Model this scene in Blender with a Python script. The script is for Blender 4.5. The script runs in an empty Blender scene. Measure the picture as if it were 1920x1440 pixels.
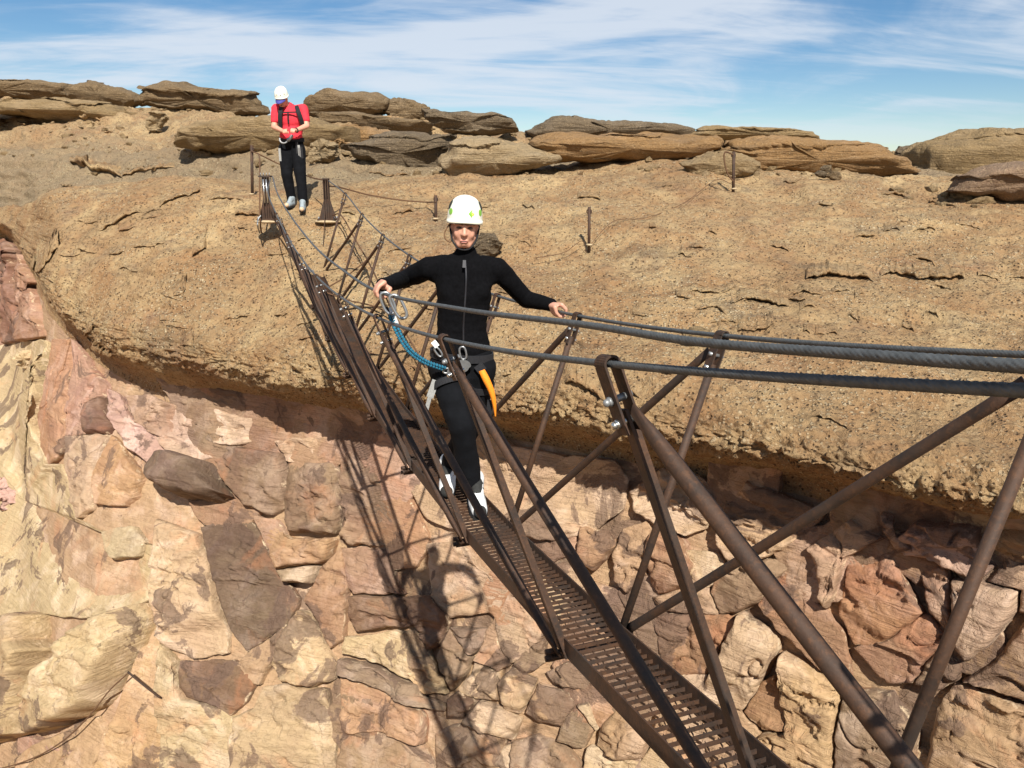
import bpy, bmesh, math, random
import numpy as np
from mathutils import Vector, Matrix

# ------------------------------------------------------------------ camera, sky, sun, exposure
F_PX = 1455.0; PITCH = 0.2678; ROLL = -0.0098
CP, SP, CR, SR = math.cos(PITCH), math.sin(PITCH), math.cos(ROLL), math.sin(ROLL)
scene = bpy.context.scene
COL = scene.collection
cam_d = bpy.data.cameras.new('camera'); cam = bpy.data.objects.new('camera', cam_d); COL.objects.link(cam)
cam_d.sensor_fit = 'HORIZONTAL'; cam_d.sensor_width = 36.0; cam_d.lens = 36.0 * F_PX / 1920.0
cam_d.clip_start = 0.05; cam_d.clip_end = 20000
_fw = Vector((0, CP, -SP)); _up = Vector((0, SP, CP)); _rt = Vector((1, 0, 0))
_r2 = _rt * CR - _up * SR; _u2 = _rt * SR + _up * CR
cam.matrix_world = Matrix((( _r2.x, _u2.x, -_fw.x, 0), (_r2.y, _u2.y, -_fw.y, 0), (_r2.z, _u2.z, -_fw.z, 0), (0, 0, 0, 1)))
scene.camera = cam

SUN_EL = math.radians(44.0); SUN_AZ = math.radians(-9.0)      # light travels away from the viewer, a little to the left
LDIR = Vector((math.sin(SUN_AZ) * math.cos(SUN_EL), math.cos(SUN_AZ) * math.cos(SUN_EL), -math.sin(SUN_EL)))
world = bpy.data.worlds.new('World'); scene.world = world; world.use_nodes = True
def build_world():
    nt = world.node_tree; nt.nodes.clear(); N = nt.nodes; L = nt.links
    out = N.new('ShaderNodeOutputWorld'); bg = N.new('ShaderNodeBackground'); bg.inputs['Strength'].default_value = 0.054
    sky = N.new('ShaderNodeTexSky'); sky.sky_type = 'NISHITA'; sky.sun_disc = False
    sky.sun_elevation = SUN_EL; sky.sun_rotation = math.pi - SUN_AZ * -1.0
    sky.altitude = 1600; sky.air_density = 1.0; sky.dust_density = 0.3; sky.ozone_density = 1.2
    tc = N.new('ShaderNodeTexCoord'); sep = N.new('ShaderNodeSeparateXYZ'); L.new(tc.outputs['Generated'], sep.inputs[0])
    def M(op, a, b=None, clamp=False):
        m = N.new('ShaderNodeMath'); m.operation = op; m.use_clamp = clamp
        for k, x in enumerate((a, b)):
            if x is None: continue
            if hasattr(x, 'is_linked'): L.new(x, m.inputs[k])
            else: m.inputs[k].default_value = x
        return m.outputs[0]
    zz = M('ADD', M('MAXIMUM', sep.outputs[2], 0.0), 0.16)
    px = M('DIVIDE', sep.outputs[0], zz); py = M('DIVIDE', sep.outputs[1], zz)
    cmb = N.new('ShaderNodeCombineXYZ'); L.new(px, cmb.inputs[0]); L.new(py, cmb.inputs[1])
    mp = N.new('ShaderNodeMapping'); mp.inputs['Rotation'].default_value = (0, 0, math.radians(-16)); mp.inputs['Scale'].default_value = (0.62, 1.25, 1)
    mp.inputs['Location'].default_value = (3.1, 1.45, 0)
    L.new(cmb.outputs[0], mp.inputs['Vector'])
    n1 = N.new('ShaderNodeTexNoise'); n1.inputs['Scale'].default_value = 0.85; n1.inputs['Detail'].default_value = 8; n1.inputs['Roughness'].default_value = 0.55; n1.inputs['Distortion'].default_value = 0.9
    L.new(mp.outputs[0], n1.inputs['Vector'])
    n2 = N.new('ShaderNodeTexNoise'); n2.inputs['Scale'].default_value = 3.2; n2.inputs['Detail'].default_value = 9; n2.inputs['Roughness'].default_value = 0.6; n2.inputs['Distortion'].default_value = 1.2
    mp2 = N.new('ShaderNodeMapping'); mp2.inputs['Scale'].default_value = (0.7, 1.2, 1); L.new(mp.outputs[0], mp2.inputs['Vector']); L.new(mp2.outputs[0], n2.inputs['Vector'])
    sm = M('ADD', M('MULTIPLY', n1.outputs[0], 0.80), M('MULTIPLY', n2.outputs[0], 0.20))
    cr = N.new('ShaderNodeValToRGB'); cr.color_ramp.elements[0].position = 0.42; cr.color_ramp.elements[1].position = 0.60
    cr.color_ramp.elements[0].color = (0, 0, 0, 1); cr.color_ramp.elements[1].color = (1, 1, 1, 1); cr.color_ramp.interpolation = 'EASE'
    L.new(sm, cr.inputs[0])
    # the cloud sheet thins out towards the far horizon
    fade = M('MULTIPLY', M('SUBTRACT', sep.outputs[2], 0.005), 11.0, True)
    fac = M('MULTIPLY', M('MULTIPLY', cr.outputs[0], fade), 0.80)
    mix = N.new('ShaderNodeMix'); mix.data_type = 'RGBA'
    L.new(fac, mix.inputs['Factor']); hsv = N.new('ShaderNodeHueSaturation'); hsv.inputs['Saturation'].default_value = 1.30; hsv.inputs['Value'].default_value = 1.15; L.new(sky.outputs[0], hsv.inputs['Color']); L.new(hsv.outputs[0], mix.inputs['A']); mix.inputs['B'].default_value = (9.3, 10.0, 11.0, 1)
    L.new(mix.outputs['Result'], bg.inputs['Color']); L.new(bg.outputs[0], out.inputs[0])
build_world()
sun_d = bpy.data.lights.new('sun', 'SUN'); sun_d.energy = 5.0; sun_d.angle = math.radians(0.53); sun_d.color = (1.0, 0.95, 0.87)
sun = bpy.data.objects.new('sun', sun_d); COL.objects.link(sun)
sun.rotation_euler = (-LDIR).to_track_quat('Z', 'Y').to_euler(); sun.location = (0, -10, 20)
vs = scene.view_settings; vs.view_transform = 'Standard'; vs.look = 'None'; vs.gamma = 1.0; vs.exposure = 0.6; vs.use_curve_mapping = False

# ------------------------------------------------------------------ small helpers
random.seed(7); RNG = np.random.default_rng(7)
def ray(u, v):
    """direction of a sight line of the survey camera, for turning measured picture points into places"""
    a = (np.asarray(u, float) - 960) / F_PX; b = (720 - np.asarray(v, float)) / F_PX
    x = CR * a + SR * b; up = -SR * a + CR * b
    return np.stack(np.broadcast_arrays(x, CP + SP * up, -SP + CP * up), -1)
def at(u, v, Y):
    d = ray(u, v); return d * (np.asarray(Y, float) / d[..., 1])[..., None]
def V(p): return Vector((float(p[0]), float(p[1]), float(p[2])))
def s2l(c):
    c = np.asarray(c, float) / 255.0
    return np.where(c <= 0.04045, c / 12.92, ((c + 0.055) / 1.055) ** 2.4)

def tag(o, label=None, cat=None, group=None, kind=None):
    if label: o['label'] = label
    if cat: o['category'] = cat
    if group: o['group'] = group
    if kind: o['kind'] = kind
    return o
def empty(name, loc=(0, 0, 0)):
    o = bpy.data.objects.new(name, None); o.location = loc; o.empty_display_size = 0.1; COL.objects.link(o); return o
def parent_keep(o, parent):
    o.parent = parent
    o.matrix_parent_inverse = Matrix.Translation(-parent.location) if parent.type == 'EMPTY' else Matrix.Identity(4)
def obj(name, me, mat, parent=None, smooth=True):
    o = bpy.data.objects.new(name, me); COL.objects.link(o)
    if mat is not None:
        me.materials.clear(); me.materials.append(mat)
    if smooth and len(me.polygons): me.polygons.foreach_set('use_smooth', np.ones(len(me.polygons), bool))
    if parent is not None: parent_keep(o, parent)
    return o
def mesh_np(name, verts, faces):
    me = bpy.data.meshes.new(name)
    verts = np.ascontiguousarray(verts, np.float32); faces = np.ascontiguousarray(faces, np.int32)
    k = faces.shape[1]
    me.vertices.add(len(verts)); me.vertices.foreach_set('co', verts.ravel())
    me.loops.add(faces.size); me.loops.foreach_set('vertex_index', faces.ravel())
    me.polygons.add(len(faces)); me.polygons.foreach_set('loop_start', np.arange(0, faces.size, k, dtype=np.int32))
    me.update(calc_edges=True); me.validate(); return me
def grid_faces(nr, nc, wrap=False):
    i = np.arange(nr - 1)[:, None] * nc; m = nc if wrap else nc - 1
    j = np.arange(m)[None]; j2 = (j + 1) % nc
    return np.stack([i + j, i + j2, i + nc + j2, i + nc + j], -1).reshape(-1, 4)

class MB:
    """collects boxes, tubes and shells and links them as ONE mesh object"""
    def __init__(s): s.v = []; s.f = []; s.n = 0
    def add(s, verts, faces):
        s.v.append(np.asarray(verts, float).reshape(-1, 3)); s.f += [tuple(int(a) + s.n for a in f) for f in faces]; s.n += len(s.v[-1]); return s
    def box(s, c, X, Y, Z):
        c, X, Y, Z = [np.asarray(a, float) for a in (c, X, Y, Z)]
        v = [c + a * X + b * Y + d * Z for a in (-1, 1) for b in (-1, 1) for d in (-1, 1)]
        return s.add(v, [(0, 1, 3, 2), (4, 6, 7, 5), (0, 4, 5, 1), (2, 3, 7, 6), (0, 2, 6, 4), (1, 5, 7, 3)])
    def bar(s, p0, p1, w, t, wdir):
        """flat bar from p0 to p1, width w along wdir, thickness t"""
        p0, p1, wd = [np.asarray(a, float) for a in (p0, p1, wdir)]
        ax = p1 - p0; L = np.linalg.norm(ax); ax = ax / L
        wd = wd - ax * (wd @ ax); wd /= np.linalg.norm(wd); td = np.cross(ax, wd)
        return s.box((p0 + p1) / 2, ax * L / 2, wd * w / 2, td * t / 2)
    def tube(s, pts, r, seg=10, cap=True):
        P = np.asarray(pts, float); n = len(P); r = np.broadcast_to(np.asarray(r, float), (n,))
        T = np.gradient(P, axis=0) if n > 2 else np.repeat((P[1:] - P[:1]), 2, 0)
        T /= np.linalg.norm(T, axis=1)[:, None] + 1e-12
        ref = np.array([0, 0, 1.0]) if abs(T[0][2]) < 0.9 else np.array([1.0, 0, 0])
        A = np.empty_like(P); a = np.cross(T[0], ref); a /= np.linalg.norm(a); A[0] = a
        for k in range(1, n):
            a = A[k - 1] - T[k] * (A[k - 1] @ T[k]); A[k] = a / (np.linalg.norm(a) + 1e-12)
        B = np.cross(T, A); th = np.arange(seg) * 2 * math.pi / seg
        ring = P[:, None] + r[:, None, None] * (np.cos(th)[None, :, None] * A[:, None] + np.sin(th)[None, :, None] * B[:, None])
        f = [tuple(x) for x in grid_faces(n, seg, True)]
        if cap: f += [tuple(range(seg))[::-1], tuple(range((n - 1) * seg, n * seg))]
        return s.add(ring, f)
    def cap(s, p0, r0, p1, r1, seg=14):
        """capsule that tapers"""
        p0 = np.asarray(p0, float); p1 = np.asarray(p1, float); ax = p1 - p0; L = np.linalg.norm(ax)
        if L < 1e-6: ax = np.array([0, 0, 1.0]); L = 1e-6
        ax = ax / L
        P = []; R = []
        for a in np.linspace(-89, 0, 5): P.append(p0 + ax * r0 * math.sin(math.radians(a))); R.append(r0 * math.cos(math.radians(a)))
        for a in np.linspace(0, 89, 5): P.append(p1 + ax * r1 * math.sin(math.radians(a))); R.append(r1 * math.cos(math.radians(a)))
        P = np.array(P); ref = np.array([0, 0, 1.0]) if abs(ax[2]) < 0.9 else np.array([1.0, 0, 0])
        A = np.cross(ax, ref); A /= np.linalg.norm(A); B = np.cross(ax, A); th = np.arange(seg) * 2 * math.pi / seg
        ring = P[:, None] + np.array(R)[:, None, None] * (np.cos(th)[None, :, None] * A + np.sin(th)[None, :, None] * B)
        n = len(P); f = [tuple(x) for x in grid_faces(n, seg, True)] + [tuple(range(seg))[::-1], tuple(range((n - 1) * seg, n * seg))]
        return s.add(ring, f)
    def ell(s, c, rad, R=None, seg=18, rows=11):
        th = np.arange(seg) * 2 * math.pi / seg; ph = np.linspace(-89.0, 89.0, rows) * math.pi / 180
        p = np.stack([np.cos(ph)[:, None] * np.cos(th), np.cos(ph)[:, None] * np.sin(th), np.sin(ph)[:, None] * np.ones(seg)], -1) * np.asarray(rad, float)
        if R is not None: p = p @ np.asarray(R, float).T
        f = [tuple(x) for x in grid_faces(rows, seg, True)] + [tuple(range(seg))[::-1], tuple(range((rows - 1) * seg, rows * seg))]
        return s.add(p + np.asarray(c, float), f)
    def torus(s, c, R, r, ax1, ax2, a0=0, a1=2 * math.pi, n=20, seg=8):
        c, x, y = [np.asarray(a, float) for a in (c, ax1, ax2)]; x = x / np.linalg.norm(x); y = y / np.linalg.norm(y)
        t = np.linspace(a0, a1, n); return s.tube(c + R * (np.cos(t)[:, None] * x + np.sin(t)[:, None] * y), r, seg, cap=abs(a1 - a0) < 6.2)
    def mesh(s, name):
        me = bpy.data.meshes.new(name); me.from_pydata(np.concatenate(s.v).tolist(), [], s.f); me.update(); return me
    def build(s, name, mat, parent=None, smooth=True): return obj(name, s.mesh(name), mat, parent, smooth)
def flat(o):
    o.data.polygons.foreach_set('use_smooth', np.zeros(len(o.data.polygons), bool)); return o

def hsh(ix, iy, iz, seed):
    h = (ix.astype(np.int64) * 374761393 + iy.astype(np.int64) * 668265263 + iz.astype(np.int64) * 2147483647 + seed * 1274126177) & 0xffffffff
    h = ((h ^ (h >> 13)) * 1274126177) & 0xffffffff
    h = ((h ^ (h >> 16)) * 2246822519) & 0xffffffff
    return (h ^ (h >> 15)) / 4294967295.0
def vnoise(P, seed=0):
    P = np.asarray(P, float); i = np.floor(P).astype(np.int64); f = P - i; f = f * f * f * (f * (f * 6 - 15) + 10); r = 0
    for dx in (0, 1):
        wx = f[..., 0] if dx else 1 - f[..., 0]
        for dy in (0, 1):
            wy = f[..., 1] if dy else 1 - f[..., 1]
            for dz in (0, 1):
                wz = f[..., 2] if dz else 1 - f[..., 2]
                r = r + wx * wy * wz * hsh(i[..., 0] + dx, i[..., 1] + dy, i[..., 2] + dz, seed)
    return r * 2 - 1
def fbm(P, sc, octv=4, seed=0, gain=0.5):
    P = np.asarray(P, float) * sc; a = 1.0; r = 0; n = 0
    for k in range(octv):
        r = r + a * vnoise(P + 17.3 * k, seed + k); n += a; a *= gain; P = P * 2.03
    return r / n

# ------------------------------------------------------------------ materials
def new_mat(name):
    m = bpy.data.materials.new(name); m.use_nodes = True; nt = m.node_tree
    b = next(n for n in nt.nodes if n.type == 'BSDF_PRINCIPLED'); return m, nt, b
def nd(nt, t, **kw):
    n = nt.nodes.new(t)
    for k, v in kw.items():
        if k in n.inputs: n.inputs[k].default_value = v
        else: setattr(n, k, v)
    return n
def ramp(nt, src, stops):
    r = nd(nt, 'ShaderNodeValToRGB'); e = r.color_ramp.elements
    while len(e) < len(stops): e.new(0.5)
    for x, (p, c) in zip(e, stops): x.position = p; x.color = (c, c, c, 1) if np.isscalar(c) else tuple(c) + (1,)
    nt.links.new(src, r.inputs[0]); return r.outputs[0]
def mixc(nt, fac, a, b, mode='MIX'):
    m = nd(nt, 'ShaderNodeMix', data_type='RGBA', blend_type=mode)
    for k, x in (('Factor', fac), ('A', a), ('B', b)):
        if hasattr(x, 'is_linked'): nt.links.new(x, m.inputs[k])
        else: m.inputs[k].default_value = x if np.isscalar(x) else tuple(x) + (1,)
    return m.outputs['Result']
def math_n(nt, op, a, b=0.0, clamp=False):
    m = nd(nt, 'ShaderNodeMath', operation=op, use_clamp=clamp)
    for k, x in enumerate((a, b)):
        if hasattr(x, 'is_linked'): nt.links.new(x, m.inputs[k])
        else: m.inputs[k].default_value = x
    return m.outputs[0]
def noise_n(nt, vec, scale, detail=4, rough=0.55, dist=0.0, sc3=None):
    if sc3 is not None:
        mp = nd(nt, 'ShaderNodeMapping'); mp.inputs['Scale'].default_value = sc3; nt.links.new(vec, mp.inputs['Vector']); vec = mp.outputs[0]
    n = nd(nt, 'ShaderNodeTexNoise', Scale=scale, Detail=detail, Roughness=rough, Distortion=dist); nt.links.new(vec, n.inputs['Vector']); return n.outputs[0]
def bump_n(nt, bsdf, h, strength, dist):
    b = nd(nt, 'ShaderNodeBump', Strength=strength, Distance=dist); nt.links.new(h, b.inputs['Height']); nt.links.new(b.outputs[0], bsdf.inputs['Normal'])

def conglomerate():
    m, nt, b = new_mat('conglomerate'); L = nt.links
    pos = nd(nt, 'ShaderNodeNewGeometry').outputs['Position']
    big = noise_n(nt, pos, 0.55, 5, 0.6, 0.6); mid = noise_n(nt, pos, 2.3, 5, 0.62, 0.4); fin = noise_n(nt, pos, 12, 6, 0.75)
    c = mixc(nt, ramp(nt, big, [(0.36, 0), (0.62, 1)]), s2l((164, 130, 88)), s2l((200, 168, 118)))
    c = mixc(nt, ramp(nt, mid, [(0.40, 0.0), (0.66, 0.75)]), c, s2l((168, 122, 75)))
    grey = noise_n(nt, pos, 1.1, 6, 0.66, 0.8)
    c = mixc(nt, ramp(nt, grey, [(0.55, 0.0), (0.72, 0.6)]), c, s2l((116, 100, 84)))
    red = noise_n(nt, pos, 0.8, 4, 0.6, 0.5, (1, 1, 2.2))
    c = mixc(nt, ramp(nt, red, [(0.58, 0.0), (0.70, 0.45)]), c, s2l((162, 116, 82)))
    c = mixc(nt, math_n(nt, 'MULTIPLY', ramp(nt, fin, [(0.34, 1.0), (0.50, 0.0)]), 0.65), c, s2l((82, 62, 42)))
    # dark weathering crust, bed by bed
    beds = noise_n(nt, pos, 1.6, 6, 0.7, 0.3, (0.5, 0.5, 3.4))
    c = mixc(nt, math_n(nt, 'MULTIPLY', ramp(nt, beds, [(0.57, 0.0), (0.68, 1.0)]), 0.42), c, s2l((104, 82, 60)))
    ub = nd(nt, 'ShaderNodeAttribute', attribute_name='upper_bed').outputs['Fac']
    c = mixc(nt, math_n(nt, 'MULTIPLY', ub, 0.72), c, mixc(nt, mid, s2l((112, 98, 78)), s2l((164, 144, 112))))
    # quartz pebbles
    v1 = nd(nt, 'ShaderNodeTexVoronoi', Scale=34.0, Randomness=1.0); L.new(pos, v1.inputs['Vector'])
    v2 = nd(nt, 'ShaderNodeTexVoronoi', Scale=17.0, Randomness=1.0); L.new(pos, v2.inputs['Vector'])
    sp1 = nd(nt, 'ShaderNodeSeparateColor'); L.new(v1.outputs['Color'], sp1.inputs[0]); sp2 = nd(nt, 'ShaderNodeSeparateColor'); L.new(v2.outputs['Color'], sp2.inputs[0])
    zone = noise_n(nt, pos, 0.75, 3, 0.5, 0.3); zr = ramp(nt, zone, [(0.42, 0.25), (0.60, 1.0)])
    peb1 = math_n(nt, 'MULTIPLY', ramp(nt, sp1.outputs[0], [(0.62, 0), (0.72, 1)]), ramp(nt, v1.outputs['Distance'], [(0.32, 1), (0.52, 0)]))
    peb2 = math_n(nt, 'MULTIPLY', ramp(nt, sp2.outputs[1], [(0.80, 0), (0.86, 1)]), ramp(nt, v2.outputs['Distance'], [(0.25, 1), (0.42, 0)]))
    peb = math_n(nt, 'MULTIPLY', math_n(nt, 'MAXIMUM', peb1, peb2), zr)
    c = mixc(nt, math_n(nt, 'MULTIPLY', peb, 0.55), c, s2l((226, 206, 166)))
    pit = math_n(nt, 'MULTIPLY', ramp(nt, sp1.outputs[1], [(0.74, 0), (0.84, 1)]), ramp(nt, v1.outputs['Distance'], [(0.25, 1), (0.5, 0)]))
    c = mixc(nt, math_n(nt, 'MULTIPLY', pit, 0.8), c, s2l((74, 54, 38)))
    lich = noise_n(nt, pos, 1.9, 5, 0.75, 0.6)
    c = mixc(nt, ramp(nt, lich, [(0.735, 0.0), (0.76, 0.75)]), c, s2l((196, 176, 70)))
    ds = nd(nt, 'ShaderNodeHueSaturation', Hue=0.502, Saturation=0.92, Value=0.90); L.new(c, ds.inputs['Color']); c = ds.outputs[0]
    L.new(c, b.inputs['Base Color']); b.inputs['Roughness'].default_value = 0.93; b.inputs['Specular IOR Level'].default_value = 0.2
    h = math_n(nt, 'ADD', math_n(nt, 'MULTIPLY', fin, 0.9), math_n(nt, 'MULTIPLY', peb, 0.5))
    h = math_n(nt, 'SUBTRACT', h, math_n(nt, 'MULTIPLY', pit, 0.7))
    f2 = noise_n(nt, pos, 48, 4, 0.7); h = math_n(nt, 'ADD', h, math_n(nt, 'MULTIPLY', f2, 0.5))
    bump_n(nt, b, h, 1.0, 0.045); return m
def sandstone():
    m, nt, b = new_mat('sandstone'); L = nt.links
    pos = nd(nt, 'ShaderNodeNewGeometry').outputs['Position']; oi = nd(nt, 'ShaderNodeObjectInfo')
    obc = oi.outputs['Color']; rnd = oi.outputs['Random']
    g1 = noise_n(nt, pos, 0.8, 6, 0.62, 1.1); g2 = noise_n(nt, pos, 1.3, 6, 0.62, 0.9, (1, 1, 1.5))
    glob = mixc(nt, ramp(nt, g1, [(0.42, 0), (0.6, 1)]), s2l((158, 130, 102)), s2l((196, 170, 130)))
    glob = mixc(nt, ramp(nt, g2, [(0.52, 0), (0.62, 0.85)]), glob, s2l((132, 104, 86)))
    base = mixc(nt, 0.22, obc, glob)
    off = nd(nt, 'ShaderNodeVectorMath', operation='ADD'); cm = nd(nt, 'ShaderNodeCombineXYZ')
    L.new(math_n(nt, 'MULTIPLY', rnd, 37.0), cm.inputs[0]); L.new(math_n(nt, 'MULTIPLY', rnd, 11.0), cm.inputs[2]); L.new(pos, off.inputs[0]); L.new(cm.outputs[0], off.inputs[1]); p2 = off.outputs[0]
    lam = noise_n(nt, p2, 3.0, 6, 0.65, 0.5, (0.7, 0.7, 9.0)); big = noise_n(nt, p2, 1.5, 6, 0.62, 0.9); fin = noise_n(nt, p2, 22, 6, 0.7)
    hs = nd(nt, 'ShaderNodeHueSaturation', Hue=0.497, Saturation=0.8, Value=1.45); L.new(base, hs.inputs['Color'])
    dk = nd(nt, 'ShaderNodeHueSaturation', Hue=0.505, Saturation=1.1, Value=0.62); L.new(base, dk.inputs['Color'])
    orange = mixc(nt, 0.55, base, s2l((190, 122, 80)))
    c = mixc(nt, math_n(nt, 'MULTIPLY', ramp(nt, lam, [(0.46, 0), (0.62, 1)]), 0.38), base, dk.outputs[0])
    c = mixc(nt, math_n(nt, 'MULTIPLY', ramp(nt, big, [(0.50, 0), (0.62, 1)]), 0.55), c, hs.outputs[0])
    o2 = noise_n(nt, p2, 1.1, 5, 0.6, 1.2); c = mixc(nt, ramp(nt, o2, [(0.56, 0), (0.68, 0.45)]), c, orange)
    pk = noise_n(nt, pos, 0.45, 4, 0.6, 0.8); c = mixc(nt, ramp(nt, pk, [(0.54, 0), (0.66, 0.12)]), c, s2l((190, 154, 138)))
    # desert varnish with sharp chipped outlines
    vn = noise_n(nt, pos, 1.15, 9, 0.62, 0.9); c = mixc(nt, math_n(nt, 'MULTIPLY', ramp(nt, vn, [(0.56, 0), (0.58, 1)]), 0.72), c, s2l((102, 82, 70)))
    # fresh pale rock along chipped edges
    at_ = nd(nt, 'ShaderNodeAttribute', attribute_name='chip'); ch = math_n(nt, 'ADD', at_.outputs['Fac'], math_n(nt, 'MULTIPLY', math_n(nt, 'SUBTRACT', noise_n(nt, p2, 7, 6, 0.7, 0.7), 0.5), 1.5))
    c = mixc(nt, ramp(nt, ch, [(0.62, 0), (0.80, 0.8)]), c, s2l((222, 198, 164)))
    cr = noise_n(nt, p2, 4.0, 3, 0.6, 1.5); ln = math_n(nt, 'ABSOLUTE', math_n(nt, 'SUBTRACT', cr, 0.5))
    c = mixc(nt, ramp(nt, ln, [(0.0, 0.3), (0.006, 0.0)]), c, s2l((120, 88, 66)))
    c = mixc(nt, math_n(nt, 'MULTIPLY', ramp(nt, fin, [(0.32, 1), (0.5, 0)]), 0.25), c, dk.outputs[0])
    L.new(c, b.inputs['Base Color']); b.inputs['Roughness'].default_value = 0.88; b.inputs['Specular IOR Level'].default_value = 0.25
    h = math_n(nt, 'ADD', math_n(nt, 'MULTIPLY', lam, 0.6), math_n(nt, 'MULTIPLY', fin, 0.35)); h = math_n(nt, 'SUBTRACT', h, ramp(nt, ln, [(0.0, 0.10), (0.012, 0.0)]))
    h = math_n(nt, 'ADD', h, math_n(nt, 'MULTIPLY', ramp(nt, vn, [(0.60, 0), (0.63, 1)]), 0.22))
    bump_n(nt, b, h, 0.9, 0.05); return m
def ledge_rock():
    m, nt, b = new_mat('ledge_rock'); L = nt.links
    pos = nd(nt, 'ShaderNodeNewGeometry').outputs['Position']; base = nd(nt, 'ShaderNodeObjectInfo').outputs['Color']
    lam = noise_n(nt, pos, 2.2, 7, 0.7, 0.5, (0.5, 0.5, 5.0)); big = noise_n(nt, pos, 0.9, 5, 0.6, 0.7); fin = noise_n(nt, pos, 9, 6, 0.7); f2 = noise_n(nt, pos, 30, 5, 0.7)
    dk = nd(nt, 'ShaderNodeHueSaturation', Saturation=0.85, Value=0.55); L.new(base, dk.inputs['Color']); lt = nd(nt, 'ShaderNodeHueSaturation', Saturation=0.9, Value=1.3); L.new(base, lt.inputs['Color'])
    c = mixc(nt, math_n(nt, 'MULTIPLY', ramp(nt, lam, [(0.5, 0), (0.68, 1)]), 0.55), base, dk.outputs[0])
    c = mixc(nt, math_n(nt, 'MULTIPLY', ramp(nt, big, [(0.5, 0), (0.66, 1)]), 0.6), c, lt.outputs[0])
    c = mixc(nt, math_n(nt, 'MULTIPLY', ramp(nt, fin, [(0.30, 1), (0.5, 0)]), 0.5), c, dk.outputs[0])
    c = mixc(nt, math_n(nt, 'MULTIPLY', ramp(nt, f2, [(0.55, 0), (0.68, 1)]), 0.45), c, s2l((216, 190, 148)))
    L.new(c, b.inputs['Base Color']); b.inputs['Roughness'].default_value = 0.93; b.inputs['Specular IOR Level'].default_value = 0.2
    h = math_n(nt, 'ADD', lam, math_n(nt, 'ADD', math_n(nt, 'MULTIPLY', fin, 0.7), math_n(nt, 'MULTIPLY', f2, 0.3))); bump_n(nt, b, h, 1.0, 0.16); return m
def simple(name, col, rough=0.6, metal=0.0, var=0.25, scale=30, bump=0.0, spec=0.4, dist=0.004):
    m, nt, b = new_mat(name); tc = nd(nt, 'ShaderNodeNewGeometry').outputs['Position']
    n = noise_n(nt, tc, scale, 5, 0.6); lin = s2l(col)
    c = mixc(nt, ramp(nt, n, [(0.35, 0), (0.65, 1)]), tuple(lin * (1 - var)), tuple(np.minimum(lin * (1 + var), 1)))
    nt.links.new(c, b.inputs['Base Color']); b.inputs['Roughness'].default_value = rough; b.inputs['Metallic'].default_value = metal; b.inputs['Specular IOR Level'].default_value = spec
    if bump: bump_n(nt, b, n, bump, dist)
    return m
def rust_mat():
    m, nt, b = new_mat('rusted_steel'); p = nd(nt, 'ShaderNodeNewGeometry').outputs['Position']
    n1 = noise_n(nt, p, 9, 6, 0.65, 0.4); n2 = noise_n(nt, p, 70, 5, 0.7); n3 = noise_n(nt, p, 3, 4, 0.6)
    c = mixc(nt, ramp(nt, n1, [(0.35, 0), (0.65, 1)]), s2l((44, 32, 24)), s2l((76, 52, 35)))
    c = mixc(nt, ramp(nt, n2, [(0.5, 0), (0.72, 0.6)]), c, s2l((100, 66, 40)))
    c = mixc(nt, ramp(nt, n3, [(0.5, 0), (0.68, 0.6)]), c, s2l((54, 50, 46)))
    nt.links.new(c, b.inputs['Base Color']); b.inputs['Roughness'].default_value = 0.72; b.inputs['Metallic'].default_value = 0.15
    bump_n(nt, b, n2, 0.5, 0.003); return m
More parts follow.
